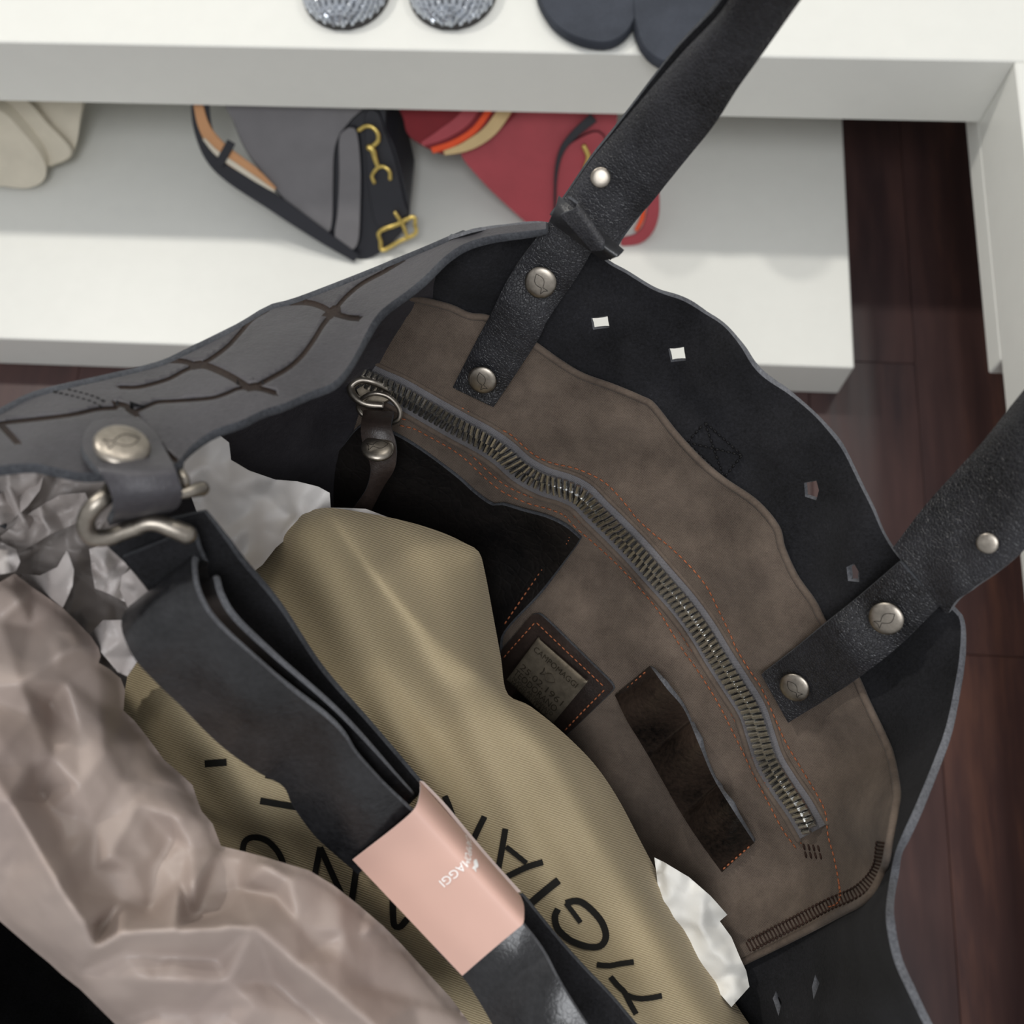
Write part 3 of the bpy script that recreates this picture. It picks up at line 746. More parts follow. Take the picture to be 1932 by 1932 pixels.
m = MB(); m.add(np.vstack([np.c_[hb, np.full(k, .503)], np.c_[hb, np.full(k, .498)]]), [list(range(k)), [k+i for i in range(k)][::-1]]+[[i, k+i, k+(i+1) % k, (i+1) % k] for i in range(k)])
m.build('base', M['suede'], tote, False)
# black pocket
sheet('slip_pocket', np.vstack([catmull([(640, 850), (690, 800), (749, 823), (804, 857), (862, 901), (894, 930), (927, 953), (948, 953), (985, 964), (1032, 977), (1068, 995), (1094, 1017)], 9), catmull([(1086, 1030), (1021, 1114), (949, 1194), (938, 1250), (860, 1290), (700, 1200), (560, 1050), (520, 950)], 14)]), lambda x, y: Zw(x, y)-.0035-.004*np.exp(-((x-985)**2+(y-985)**2)/9000.), 11, [M['pocket'], M['edge_dark']], tote, .0026)
# leather patch, metal plate and its writing
patch_z = onwall(.003)
pt = sheet('leather_patch', catmull([(1000, 1164), (1012, 1159), (1026, 1165), (1085, 1222), (1150, 1286), (1155, 1297), (1150, 1308), (1072, 1384), (1056, 1393), (1000, 1345), (940, 1292), (930, 1270), (936, 1240), (965, 1205)], 6, closed=True), patch_z, 9, [M['brownl'], M['edge_dark']], tote, .0026)
c4 = [(1012, 1205), (1106, 1288), (1040, 1367), (953, 1284)]
zc_ = [float(Zw0(np.array([a]), np.array([b]))[0]) for a, b in c4]
zp = np.mean(zc_)-.0085
A4 = np.array([P1(a, b, z-.0125) for (a, b), z in zip(c4, zc_)])
nrm = np.cross(A4[1]-A4[3], A4[0]-A4[2]); nrm /= np.linalg.norm(nrm)
if nrm@(CP-A4[0]) < 0: nrm = -nrm
def plate_pt(u, v, h=0.): return A4[3]*(1-u)*(1-v)+A4[2]*u*(1-v)+A4[1]*u*v+A4[0]*(1-u)*v+nrm*h
m = MB()
NN = 15; us = np.linspace(0, 1, NN)
def ph(u, v):
    d = min(u, 1-u, v, 1-v); return -.0012*max(0, 1-d/.045)**2
Gp = np.array([[plate_pt(u, v, ph(u, v)) for u in np.r_[0, .02, .05, np.linspace(.1, .9, 7), .95, .98, 1]] for v in np.r_[0, .02, .05, np.linspace(.1, .9, 7), .95, .98, 1]])
grid(m, Gp, .0022); plate = m.build('metal_plate', [M['plate'], M['plate']], tote)
for s, v0, hgt, u0, u1 in (('CAMPOMAGGI', .80, .10, .07, .93), ('25.02.1961', .375, .115, .07, .93), ('TEODORANO', .215, .12, .04, .92), ('NUOVO ARTIGIANATO', .125, .07, .08, .92), ('MADE IN ITALY', .03, .085, .10, .86)):
    v_, f_ = text_tris(s); lo, hi = v_.min(0), v_.max(0)
    uu = u0+(v_[:, 0]-lo[0])/(hi[0]-lo[0])*(u1-u0); vv = v0+(v_[:, 1]-lo[1])/(hi[1]-lo[1])*hgt
    mm = MB(); mm.add([plate_pt(a, b, .00035) for a, b in zip(uu, vv)], f_); mm.build('embossed_lettering', M['emboss'], plate, False)
def fish_uv():
    a = np.linspace(0, 1, 22)
    up = np.c_[a, .42*np.sin(a*math.pi*.96)*(1-.25*a)-.02]
    x = np.r_[a, [1.0]]
    top = [(t, .26*math.sin(min(1, t/.78)*math.pi)) if t < .74 else (t, .26*math.sin(.74/.78*math.pi)+(-.0+(t-.74)*.75)) for t in np.linspace(0, 1, 20)]
    bot = [(t, -y) for t, y in top][::-1]
    return np.array(top+[(.93, 0)]+bot)
FISH = fish_uv()
mm = MB(); fpts = np.array([plate_pt(.64-.26*a, .635+.30*b, .0004) for a, b in FISH]); tube_add(mm, fpts, .00022, 5, True); mm.build('fish_emblem', M['emboss'], plate)

# rivets
def rivet(c, n, r, parent, name='rivet', emblem=None, dome=.2, sq=1.0, up=None):
    n = np.asarray(n, float)/np.linalg.norm(n)
    a = np.cross(n, CU); a /= np.linalg.norm(a); b = np.cross(n, a)
    prof = [(0, dome), (.35, dome*.97), (.65, dome*.86), (.85, dome*.66), (.95, dome*.42), (1.0, dome*.15), (.98, -.05)]
    seg = 28; V = []; f = []
    for (x, h) in prof:
        for k in range(seg):
            t = 2*math.pi*k/seg; V.append(c+r*(x*(math.cos(t)*a+math.sin(t)*b*sq)+h*n))
    for i in range(len(prof)-1):
        for k in range(seg):
            l = (k+1) % seg; f.append([i*seg+k, (i+1)*seg+k, (i+1)*seg+l, i*seg+l])
    mb_ = MB(); mb_.add(V, f); o = mb_.build(name, M['nickel'], parent)
    if emblem is not None:
        ca, sa = math.cos(emblem), math.sin(emblem); pts = []
        for x, y in FISH:
            x, y = (x-.5)*1.25*r, y*1.1*r; X, Y = x*ca-y*sa, x*sa+y*ca; rr = math.hypot(X, Y)/r
            hh = np.interp(rr, [p[0] for p in prof[:6]], [p[1] for p in prof[:6]])
            pts.append(c+X*a+Y*b*sq+n*(hh*r+.00005))
        q_ = MB(); tube_add(q_, pts, .00015, 5, True); q_.build('fish_emblem', M['etch'], o)
    return o
def wall_rivet(x, y, rp, lift, em, tilt=(0, 0)):
    z = float(Zw0(np.array([x]), np.array([y]))[0])-lift
    n = wnormal(x, y)+tilt[0]*CR-tilt[1]*CU
    n = n*.75+.25*(CP-P1(x, y, z))/np.linalg.norm(CP-P1(x, y, z))
    rivet(P1(x, y, z), n, rp*z/F*1.02, tote, emblem=em)

# handle tabs
def tab_bump(f): return lambda u, v: f(u)+0*v
bump1 = lambda u, v: .0035*np.exp(-((u-.52)/.13)**2)-.0018*np.exp(-((u-.30)/.10)**2)-.0018*np.exp(-((u-.90)/.08)**2)+.002*(1-(2*v-1)**4)-.002
def wl(pts, d): return [(x, y, float(Zw0(np.array([x]), np.array([y]))[0])-d) for x, y in pts]
ribbon('handle_tab', wl([(1040, 412), (965, 516), (926, 593), (895, 650), (854, 731)], .0095), wl([(1118, 470), (1086, 526), (1035, 601), (1009, 650), (931, 768)], .0095), [M['black'], M['edge_dark']], tote, 60, 12, .004, bump=bump1)
ribbon('handle_tab', wl([(1697, 1060), (1632, 1116), (1557, 1177), (1495, 1228), (1436, 1273)], .0095), wl([(1775, 1142), (1690, 1224), (1630, 1271), (1570, 1312), (1487, 1364)], .0095), [M['black'], M['edge_dark']], tote, 60, 12, .004, bump=bump1)
wall_rivet(1020, 533, 30, .0120, 1.9); wall_rivet(910, 717, 27, .0125, 1.7, (0, .2))
wall_rivet(1672, 1167, 32, .0135, .6); wall_rivet(1499, 1297, 28, .0135, 2.2, (.15, 0))

# handle: one long band, both ends in view, its arch outside the picture
HL = [(1040, 405, .478), (1067, 371, .474), (1116, 301, .46), (1162, 246, .448), (1212, 186, .432), (1255, 136, .418), (1296, 90, .404), (1342, 43, .388), (1374, 3, .374), (1450, -110, .335), (1620, -260, .30), (2000, -330, .27), (2330, -50, .275), (2330, 280, .30), (2120, 550, .35), (1990, 692, .39), (1931, 763, .408), (1870, 839, .424), (1812, 901, .437), (1757, 962, .447), (1697, 1037, .458)]
HR = [(1150, 488, .478), (1172, 448, .474), (1203, 409, .468), (1235, 374, .458), (1290, 307, .44), (1348, 235, .42), (1391, 168, .403), (1435, 107, .388), (1513, -2, .36), (1590, -100, .335), (1720, -190, .31), (2020, -210, .285), (2190, 0, .285), (2220, 300, .31), (2190, 700, .355), (2060, 900, .39), (1931, 1027, .415), (1880, 1072, .425), (1840, 1100, .434), (1815, 1118, .44), (1790, 1146, .452)]
def cr(L): return catmull(L, n=170)
def handle_G(shift=0., dz=0., crown=.004, n=170):
    L = np.array(HL); R = np.array(HR)
    # keep both edges in step by using the same knots
    tt = np.linspace(0, 1, len(L)); 
    def samp(Q):
        q = np.vstack([2*Q[0]-Q[1], Q, 2*Q[-1]-Q[-2]]); out = []
        for s in np.linspace(0, len(Q)-1-1e-6, n):
            i = int(s); t = s-i; a, b, c, d = q[i], q[i+1], q[i+2], q[i+3]
            out.append(0.5*((2*b)+(-a+c)*t+(2*a-5*b+4*c-d)*t*t+(-a+3*b-3*c+d)*t**3))
        return np.array(out)
    L, R = samp(L), samp(R)
    t = np.linspace(0, 1, 14)
    A = L[:, None]*(1-t[None, :, None])+R[:, None]*t[None, :, None]
    prof = (1-(2*t-1)**4)
    A[:, :, 2] -= crown*prof[None]-dz
    if shift:
        w_ = np.exp(-((np.linspace(0, 1, n)-.36)/.17)**2)
        d = (L-R); d[:, 2] = 0
        A[:, :, :2] += (d*w_[:, None]*shift)[:, None, :2]
    return P(A[..., 0], A[..., 1], A[..., 2])
m = MB(); grid(m, handle_G(), .0042); hd = m.build('handle', [M['black'], M['edge']], tote)
m = MB(); grid(m, handle_G(.12, .0065, -.001), .003); m.build('handle_lining', [M['suede'], M['edge_dark']], hd)
# folded wrap where the handle meets its tab
zt = .468
ribbon('folded_wrap', [(1054, 370, .462), (1046, 395, .464), (1036, 418, .470)], [(1176, 470, .458), (1160, 486, .458), (1138, 492, .468)], [M['strapl'], M['edge_dark']], hd, 14, 16, .0022, bump=lambda u, v: .004*np.sin(v*math.pi)*np.sin(u*math.pi))
ribbon('folded_wrap', [(1070, 372, .458), (1090, 390, .455), (1060, 404, .462)], [(1128, 440, .455), (1140, 468, .454), (1120, 470, .460)], [M['black'], M['edge_dark']], hd, 14, 12, .0016)
def cam_rivet(x, y, z, rp, par, tilt=(0, 0), em=None, name='rivet', sq=1.0):
    c = P1(x, y, z); n = (CP-c)/np.linalg.norm(CP-c)+tilt[0]*CR+tilt[1]*CU
    return rivet(c, n, rp*z/F, par, name, em, sq=sq)
cam_rivet(1133, 335, .4535, 19, hd); cam_rivet(1420, 18, .3755, 19, hd, (.6, .3)); cam_rivet(1863, 1025, .4165, 20, hd, (-.12, -.2))

# zip
ZP = [(640, 690), (664, 700), (710, 722), (753, 741), (804, 770), (862, 803), (912, 830), (948, 854), (985, 886), (1025, 908), (1068, 922), (1097, 937), (1126, 966), (1159, 998), (1202, 1042), (1238, 1083), (1290, 1143), (1328, 1196), (1352, 1236), (1391, 1297), (1418, 1341), (1434, 1388), (1451, 1437), (1478, 1482), (1507, 1524), (1533, 1569)]
zpath = catmull(ZP, 5.8)
ztg = np.gradient(zpath, axis=0); ztg /= np.linalg.norm(ztg, axis=1, keepdims=True); znm = np.c_[-ztg[:, 1], ztg[:, 0]]   # +: below left side
zz = onwall(.0012)
A = np.stack([zpath+znm*s for s in np.linspace(-30, 27, 9)], 1)
Zt = zz(A[..., 0], A[..., 1])-.0012*np.sin(np.linspace(0, math.pi, 9))[None]
m = MB(); grid(m, P(A[..., 0], A[..., 1], Zt), .001); zipper = m.build('zipper', [M['tape'], M['tape']], tote)
# teeth: one shared mesh
V = []; m = MB()
a_, b_, c_ = .00145, .0030, .0018
prof = [(-a_, 0), (-a_*.8, c_*.7), (-a_*.35, c_), (a_*.35, c_), (a_*.8, c_*.7), (a_, 0)]
V = [(x, -b_, z) for x, z in prof]+[(x, b_, z*.8) for x, z in prof]
m.add(V, [[i, i+1, 7+i, 6+i] for i in range(5)]+[[5, 4, 3, 2, 1, 0], [6, 7, 8, 9, 10, 11]])
first = None
for i in range(2, len(zpath)-1):
    side = 1 if i % 2 else -1
    x, y = zpath[i]+znm[i]*side*8.0
    z = float(zz(np.array([x]), np.array([y]))[0])-.0034
    c = P1(x, y, z); nr = wnormal(x, y)
    q = zpath[i]+ztg[i]*6+znm[i]*side*8.0
    tx = P1(q[0], q[1], float(zz(np.array([q[0]]), np.array([q[1]]))[0])-.0034)-c; tx -= nr*(tx@nr); tx /= np.linalg.norm(tx)
    ty = np.cross(nr, tx)
    if first is None: o = m.build('zipper_tooth', M['teeth'], None, False); first = o
    else: o = bpy.data.objects.new('zipper_tooth', first.data); COL.objects.link(o)
    o.parent = zipper; o.matrix_parent_inverse = Matrix.Identity(4)
    o.matrix_local = Matrix(((tx[0], ty[0], nr[0], c[0]), (tx[1], ty[1], nr[1], c[1]), (tx[2], ty[2], nr[2], c[2]), (0, 0, 0, 1)))
q = zpath+znm*31; q = q[10:]; tube('zip_piping', P(q[:, 0], q[:, 1], Zw(q[:, 0], q[:, 1])-.0012), .0017, M['canvas'], zipper, 8)
q = zpath-znm*32; tube('zip_piping', P(q[:, 0], q[:, 1], Zw(q[:, 0], q[:, 1])-.0004), .0012, M['canvas'], zipper, 8)
# slider, ring, leather pull
zs0 = float(Zw0(np.array([700.]), np.array([745.]))[0])
sl = MB(); tube_add(sl, px3([(740, 738, zs0-.007), (706, 721, zs0-.012), (679, 717, zs0-.013), (662, 730, zs0-.013), (668, 748, zs0-.014), (690, 762, zs0-.014), (724, 766, zs0-.013)], 4), np.full(len(px3([(740, 738, 1), (706, 721, 1), (679, 717, 1), (662, 730, 1), (668, 748, 1), (690, 762, 1), (724, 766, 1)], 4)), .0022), 10)
slider = sl.build('slider', M['nickel'], zipper)
sheet('slider_body', catmull([(672, 726), (690, 716), (716, 722), (742, 738), (736, 752), (712, 760), (684, 754)], 5, closed=True), lambda x, y: np.full(np.shape(x), zs0-.0065), 7, [M['plate'], M['plate']], slider, .003) if False else None
sheet('slider_plate', catmull([(672, 726), (690, 716), (716, 722), (742, 738), (736, 752), (712, 760), (684, 754)], 5, closed=True), lambda x, y: np.full(np.shape(x), zs0-.0065), 7, [M['plate'], M['plate']], zipper, .003)
tube('pull_ring', px3([(690, 748, zs0-.017), (709, 742, zs0-.019), (732, 748, zs0-.018), (749, 764, zs0-.016), (755, 780, zs0-.014), (748, 794, zs0-.012), (716, 800, zs0-.008), (684, 782, zs0-.009), (676, 764, zs0-.012)], 4, True), .0014, M['nickel'], zipper, closed=True)
pull = ribbon('leather_pull', [(686, 774, zs0-.014), (681, 800, zs0-.022), (683, 832, zs0-.022), (696, 868, zs0-.018), (699, 892, zs0-.016), (690, 925, zs0-.01), (664, 962, zs0-.0)], [(743, 776, zs0-.014), (738, 802, zs0-.022), (746, 834, zs0-.022), (748, 862, zs0-.018), (743, 888, zs0-.014), (722, 922, zs0-.006), (690, 985, zs0+.004)], [M['brownl'], M['edge_dark']], zipper, 40, 10, .003, crown=.002)
rivet(P1(713, 846, zs0-.0245), (CP-P1(713, 846, zs0))/.5+.9*CU*1.0, 30*zs0/F, zipper, 'pull_rivet', .2, .35)

# pen loops
LE = [(1176, 1300), (1159, 1317), (1183, 1365), (1209, 1411), (1245, 1470), (1280, 1527), (1312, 1578), (1340, 1618), (1362, 1646)]
LL = [(1160, 1312), (1184, 1362), (1214, 1410), (1247, 1468), (1281, 1528), (1320, 1588), (1362, 1646)]
LR = [(1226, 1256), (1257, 1298), (1290, 1338), (1317, 1400), (1345, 1466), (1382, 1527), (1423, 1590)]
nL = 73
def loopbump(u, v): return (.0010+.018*np.sin(np.pi*np.clip((u*3) % 1.0, 0, 1)**.7)**1.1)*(.6+.4*v)
lp = ribbon('pen_loops', wl(LL, .002), wl(LR, .002), [M['pocketb'], M['edge']], tote, nL, 10, .0042, bump=loopbump)

# stitching
def stitches(mb_, line, zf, L=9.5, gap=4.0, r=.00042, offp=0., m=0, tiltp=0.):
    q = catmull(line, 1.0); t = np.gradient(q, axis=0); t /= np.linalg.norm(t, axis=1, keepdims=True); n = np.c_[-t[:, 1], t[:, 0]]
    q = q+n*offp; i = 0
    while i+L < len(q):
        a, b = q[i]-n[i]*tiltp, q[int(i+L)]+n[i]*tiltp
        s = np.linspace(0, 1, 5)[:, None]; p = a*(1-s)+b*s
        z = zf(p[:, 0], p[:, 1])-np.array([-.0002, .0003, .0005, .0003, -.0002])
        tube_add(mb_, P(p[:, 0], p[:, 1], z), np.array([.5, .95, 1, .95, .5])*r, 6, m=m)
        i += int(L+gap)
S1 = [(640, 680), (673, 687), (713, 696), (767, 718), (804, 736), (840, 758), (876, 772), (912, 796), (959, 817), (977, 832), (1006, 857), (1039, 873), (1086, 884), (1126, 901), (1151, 919), (1180, 951), (1202, 979), (1235, 1009), (1265, 1033), (1304, 1071), (1333, 1107), (1355, 1150), (1376, 1193), (1390, 1225), (1415, 1266), (1436, 1297), (1462, 1355), (1482, 1400), (1505, 1439), (1522, 1467), (1544, 1504), (1558, 1536), (1562, 1576), (1573, 1616), (1582, 1663), (1584, 1699)]
S2 = [(757, 790), (786, 797), (811, 810), (858, 836), (887, 857), (912, 881), (934, 901), (959, 919), (999, 937), (1039, 948), (1072, 962), (1093, 984), (1122, 1009), (1159, 1042), (1195, 1078), (1249, 1140), (1285, 1197), (1304, 1226), (1325, 1255), (1351, 1295), (1372, 1331), (1394, 1375), (1412, 1411), (1438, 1465), (1463, 1512), (1488, 1559), (1518, 1600)]
m = MB(); zf = onwall(.0004)
stitches(m, S1, zf); stitches(m, S2, zf); stitches(m, S2, zf, offp=13)
stitches(m, [(1582, 1663), (1586, 1690), (1578, 1706), (1560, 1712)], zf, 7, 1)
o = m.build('stitching', M['orange'], lining); o['kind'] = 'stuff'
m = MB()
hem = [(1664, 1590), (1655, 1640), (1620, 1680), (1560, 1708), (1490, 1745), (1412, 1786)]
hq = catmull(hem, 7); ht = np.gradient(hq, axis=0); ht /= np.linalg.norm(ht, axis=1, keepdims=True); hn = np.c_[-ht[:, 1], ht[:, 0]]
for i in range(len(hq)):
    for a, b in ((-9, 9),):
        p = np.array([hq[i]+hn[i]*a, hq[i], hq[i]+hn[i]*b]); tube_add(m, P(p[:, 0], p[:, 1], zf(p[:, 0], p[:, 1])-.0002), .00042, 5)
for s in (-10, 10): stitches(m, hem, zf, 6, 2, .0006, s)
for s in range(4):
    p = [(1516+s*9, 1592+s*1), (1524+s*9, 1632-s*2)]; stitches(m, p, zf, 12, 3, .0006)
o = m.build('hem_stitching', M['darkthread'], lining); o['kind'] = 'stuff'
m = MB(); zf = onwall(-.0036)
bx = [(1330, 797), (1400, 859), (1366, 902), (1297, 835)]
for a, b in ((0, 1), (1, 2), (2, 3), (3, 0), (0, 2), (1, 3)): stitches(m, [bx[a], bx[b]], zf, 8, 3, .0006)
o = m.build('box_stitching', M['blackthread'], tote); o['kind'] = 'stuff'
m = MB(); zf = lambda x, y: patch_z(x, y)-.0004
stitches(m, [(1012, 1175), (1075, 1235), (1142, 1298)], zf, 8, 3); stitches(m, [(1140, 1302), (1100, 1342), (1062, 1382)], zf, 7, 3, .0005); stitches(m, [(1008, 1176), (970, 1218), (944, 1248)], zf, 7, 3)
o = m.build('patch_stitching', M['orange'], pt); o['kind'] = 'stuff'
m = MB(); zf = onwall(.004)
stitches(m, [(1070, 1010), (1012, 1090), (950, 1180)], zf, 7, 4, .0005); stitches(m, [(1060, 1008), (1075, 1012), (1068, 1028)], zf, 6, 1, .0005)
for a, b in (((1168, 1312), (1222, 1264)), ((1217, 1408), (1290, 1340)), ((1284, 1526), (1345, 1470)), ((1364, 1640), (1420, 1592))): stitches(m, [a, ((a[0]+b[0])/2, (a[1]+b[1])/2), b], zf, 6, 4, .0005)
o = m.build('pocket_stitching', M['orange'], tote); o['kind'] = 'stuff'
m = MB(); zf = lambda x, y: zLs(x, y)-.0002
stitches(m, [(101, 739), (145, 750), (178, 760), (195, 771)], zf, 8, 3, .0006); stitches(m, [(128, 735), (176, 748), (207, 763)], zf, 8, 3, .0006)
o = m.build('panel_stitching', M['blackthread'], op); o['kind'] = 'stuff'

# leather loop on the rim that carries the strap
tabz = lambda x, y, d: (x, y, float(zLs(np.array([x]), np.array([y]))[0])-d)
LT = [tabz(176, 792, .003), tabz(160, 815, .004), tabz(156, 845, .006), (178, 878, .339), (198, 905, .337), (212, 940, .338), (216, 972, .346), (206, 992, .362)]
RT = [tabz(262, 786, .003), tabz(292, 815, .004), tabz(312, 848, .006), (328, 880, .343), (338, 908, .342), (343, 932, .344), (338, 954, .352), (322, 968, .366)]
ht_ = ribbon('strap_loop', LT, RT, [M['outer'], M['edge_dark']], tote, 50, 14, .004, crown=.003)
ax = CR*.95-CU*.3
c = P1(230, 842, .3475); n = (CP-c)/np.linalg.norm(CP-c)+.95*CU+.15*CR
rivet(c, n, 52*.3475/F, tote, emblem=.3, dome=.3)

# ------------------------------------------------------------------ the shoulder strap with its hook
st = thing('shoulder_strap', P1(600, 1400, .47), 'worn black leather shoulder strap folded over the dust bag, with nickel hook', 'strap')
hook = tube('snap_hook', px3([(214, 918, .352), (200, 936, .345), (178, 955, .343), (164, 976, .345), (163, 998, .348), (177, 1014, .351), (207, 1013, .354), (234, 1003, .356), (262, 994, .358)], 4), .0031, M['nickel'], st, 14)
tube('hook_gate', px3([(246, 1000, .357), (275, 988, .357), (300, 988, .358), (330, 999, .360), (352, 1008, .362)], 4), np.linspace(.0026, .0036, len(px3([(246, 1000, 1), (275, 988, 1), (300, 988, 1), (330, 999, 1), (352, 1008, 1)], 4))), M['nickel'], st, 14)
tube('hook_pin', px3([(338, 890, .362), (348, 905, .36), (346, 922, .362)], 4), .0019, M['nickel'], st)
tube('hook_pin', px3([(345, 932, .358), (362, 927, .360), (380, 922, .364)], 4), np.linspace(.0018, .0028, len(px3([(345, 932, 1), (362, 927, 1), (380, 922, 1)], 4))), M['nickel'], st)
# under layer: from the hook to the sleeve
UL = [(203, 1010, .378), (203, 1030, .380), (242, 1068, .386), (284, 1120, .400), (335, 1205, .42), (430, 1330, .44), (560, 1460, .458), (690, 1600, .465)]
UR = [(385, 965, .378), (408, 995, .378), (430, 1026, .380), (458, 1065, .388), (526, 1147, .405), (606, 1266, .425), (700, 1372, .444), (800, 1488, .454)]
ribbon('under_band', UL, UR, [M['suede'], M['edge_dark']], st, 70, 14, .0036)
ribbon('keeper_band', [(232, 1052, .376), (258, 1082, .378), (284, 1116, .384)], [(362, 1000, .368), (372, 1030, .369), (384, 1056, .374)], [M['suede'], M['edge_dark']], st, 16, 10, .003)
# upper layer: folds back on itself near the hook
OL = [(300, 1150, .408), (262, 1150, .400), (246, 1163, .386), (243, 1188, .374), (265, 1239, .376), (304, 1283, .385), (351, 1327, .395), (400, 1376, .405), (439, 1410, .412), (490, 1446, .42), (538, 1474, .427), (558, 1512, .433), (597, 1565, .438), (632, 1598, .441), (680, 1640, .443)]
OR = [(420, 1080, .395), (392, 1060, .386), (374, 1058, .372), (376, 1100, .362), (392, 1140, .362), (413, 1169, .366), (452, 1208, .372), (503, 1254, .381), (555, 1296, .389), (615, 1342, .398), (650, 1378, .404), (672, 1415, .410), (715, 1465, .418), (752, 1500, .424), (790, 1535, .43)]
ribbon('folded_band', OL, OR, [M['strapl'], M['edge']], st, 90, 18, .0028, bump=lambda u, v: .0025*np.sin(u*15+v*2)*np.sin(v*math.pi)+.003*np.sin(v*math.pi))
ribbon('inner_band', [(330, 1140, .402), (350, 1180, .398), (420, 1230, .398), (520, 1320, .404), (640, 1420, .422), (740, 1540, .44)], [(402, 1088, .376), (412, 1125, .372), (440, 1170, .374), (512, 1238, .386), (640, 1350, .405), (780, 1500, .438)], [M['strapl'], M['edge']], st, 60, 10, .0026)
# lower end beyond the sleeve
ribbon('folded_band', [(820, 1790, .435), (872, 1843, .435), (898, 1880, .432), (930, 1935, .428), (985, 2040, .42)], [(950, 1700, .428), (986, 1743, .427), (1024, 1796, .423), (1060, 1862, .418), (1150, 2000, .408)], [M['strapl'], M['edge']], st, 40, 16, .0028, bump=lambda u, v: .003*np.sin(v*math.pi)+.0015*np.sin(u*9+v*3))
ribbon('under_band', [(840, 1760, .452), (900, 1850, .452), (980, 1980, .448), (1010, 2050, .446)], [(985, 1690, .452), (1053, 1774, .450), (1105, 1832, .448), (1160, 1890, .446), (1250, 2000, .442)], [M['suede'], M['edge_dark']], st, 40, 12, .0036)

# ------------------------------------------------------------------ the pink paper sleeve
pk = thing('paper_sleeve', P1(830, 1660, .44), 'pink card sleeve with white lettering around the folded strap', 'paper band')
topc = [(665, 1622, .432), (700, 1595, .4265), (740, 1564, .4225), (772, 1537, .420), (786, 1520, .4205), (792, 1500, .4255), (794, 1484, .434), (792, 1474, .446)]
botc = [(872, 1841, .423), (905, 1812, .4185), (945, 1778, .4155), (974, 1754, .414), (987, 1742, .4145), (989, 1724, .419), (988, 1706, .427), (982, 1690, .440)]
TC = catmull(topc, n=44); BC = catmull(botc, n=44)
# equal steps of real arc length so that the print keeps its proportions
def sleeve_pt(a, b, lift=0.):
    q = np.array([np.interp(a, np.linspace(0, 1, 44), TC[:, k]) for k in range(3)])*(1-b)+np.array([np.interp(a, np.linspace(0, 1, 44), BC[:, k]) for k in range(3)])*b
    return P1(q[0], q[1], q[2]-lift)
Gs = np.array([[sleeve_pt(a, b) for a in np.linspace(0, 1, 44)] for b in np.linspace(0, 1, 20)])
back = np.array([[sleeve_pt(1-a, b, -.016-.006*math.sin(a*math.pi)) for a in np.linspace(.0, 1, 12)] for b in np.linspace(0, 1, 20)])
m = MB(); grid(m, Gs, .0005); m.build('sleeve_front', [M['pink'], M['cardedge']], pk)
m = MB(); grid(m, back, .0005); m.build('sleeve_back', [M['pink'], M['cardedge']], pk)
ribbon('overlap_edge', [(793, 1473, .4445), (830, 1512, .4445), (880, 1572, .444), (930, 1632, .442), (976, 1684, .440)], [(799, 1474, .446), (838, 1514, .446), (888, 1574, .446), (936, 1630, .444), (983, 1682, .442)], [M['cardedge'], M['cardedge']], pk, 30, 4, .0006)
v_, f_ = text_tris('CAMPOMAGGI'); lo, hi = v_.min(0), v_.max(0)
aa = np.interp((v_[:, 0]-lo[0])/(hi[0]-lo[0]), [0, .6, 1], [.99, .745, .44]); bbv = .445+(v_[:, 1]-lo[1])/(hi[1]-lo[1])*.055
m = MB(); m.add([sleeve_pt(a, b, .0004) for a, b in zip(aa, bbv)], f_); m.build('printed_lettering', M['whiteink'], pk, False)
m = MB(); cs = [(.765, .505)]
fp = [(.80+.075*(.5-x)*-1, .495+.0+.055*y) for x, y in FISH]
fp = [(.80+.055-.11*x, .545+.085*y) for x, y in FISH]
cen = sleeve_pt(.82, .545, .0004)
m.add([cen]+[sleeve_pt(a, b, .0004) for a, b in fp], [[0, i+1, (i+1) % len(fp)+1] for i in range(len(fp))]); m.build('printed_fish', M['whiteink'], pk, False)

# ------------------------------------------------------------------ olive dust bag
d_out = catmull([(484, 1048), (520, 1005), (555, 978), (585, 964), (620, 958), (680, 966), (760, 982), (830, 1003), (880, 1026), (904, 1042), (915, 1080), (932, 1170), (945, 1240), (957, 1308), (1000, 1332), (1060, 1380), (1120, 1440), (1165, 1505), (1210, 1590), (1250, 1665), (1300, 1755), (1345, 1830), (1400, 1912), (1445, 1985), (1440, 2040), (1200, 2060), (1000, 2050), (880, 1960), (740, 1800), (560, 1710), (400, 1650), (280, 1500), (205, 1390), (205, 1300), (240, 1220), (330, 1180), (430, 1110)], 12, closed=True)
dz0 = TPS([(620, 965, .500), (484, 1048, .515), (560, 1010, .503), (700, 1075, .488), (800, 1185, .490), (900, 1270, .500), (957, 1310, .515), (760, 995, .525), (900, 1045, .548), (925, 1150, .562), (945, 1250, .548), (850, 1120, .53),
           (600, 1150, .497), (700, 1250, .492), (850, 1350, .492), (1000, 1450, .497), (1120, 1600, .508), (1060, 1400, .516), (1165, 1520, .54), (1250, 1680, .54), (1345, 1840, .535), (1440, 2000, .53), (900, 1600, .497), (1050, 1750, .492), (1200, 1850, .498), (1150, 1950, .49),
           (500, 1350, .485), (400, 1450, .478), (300, 1350, .480), (220, 1350, .488), (450, 1600, .482), (620, 1680, .484), (750, 1800, .488), (560, 1500, .482), (700, 1550, .486), (900, 1900, .508), (1000, 2040, .50)], 2e-4)
crease = catmull([(618, 962), (650, 1010), (700, 1078), (760, 1145), (820, 1205), (880, 1258), (957, 1312)], 12)
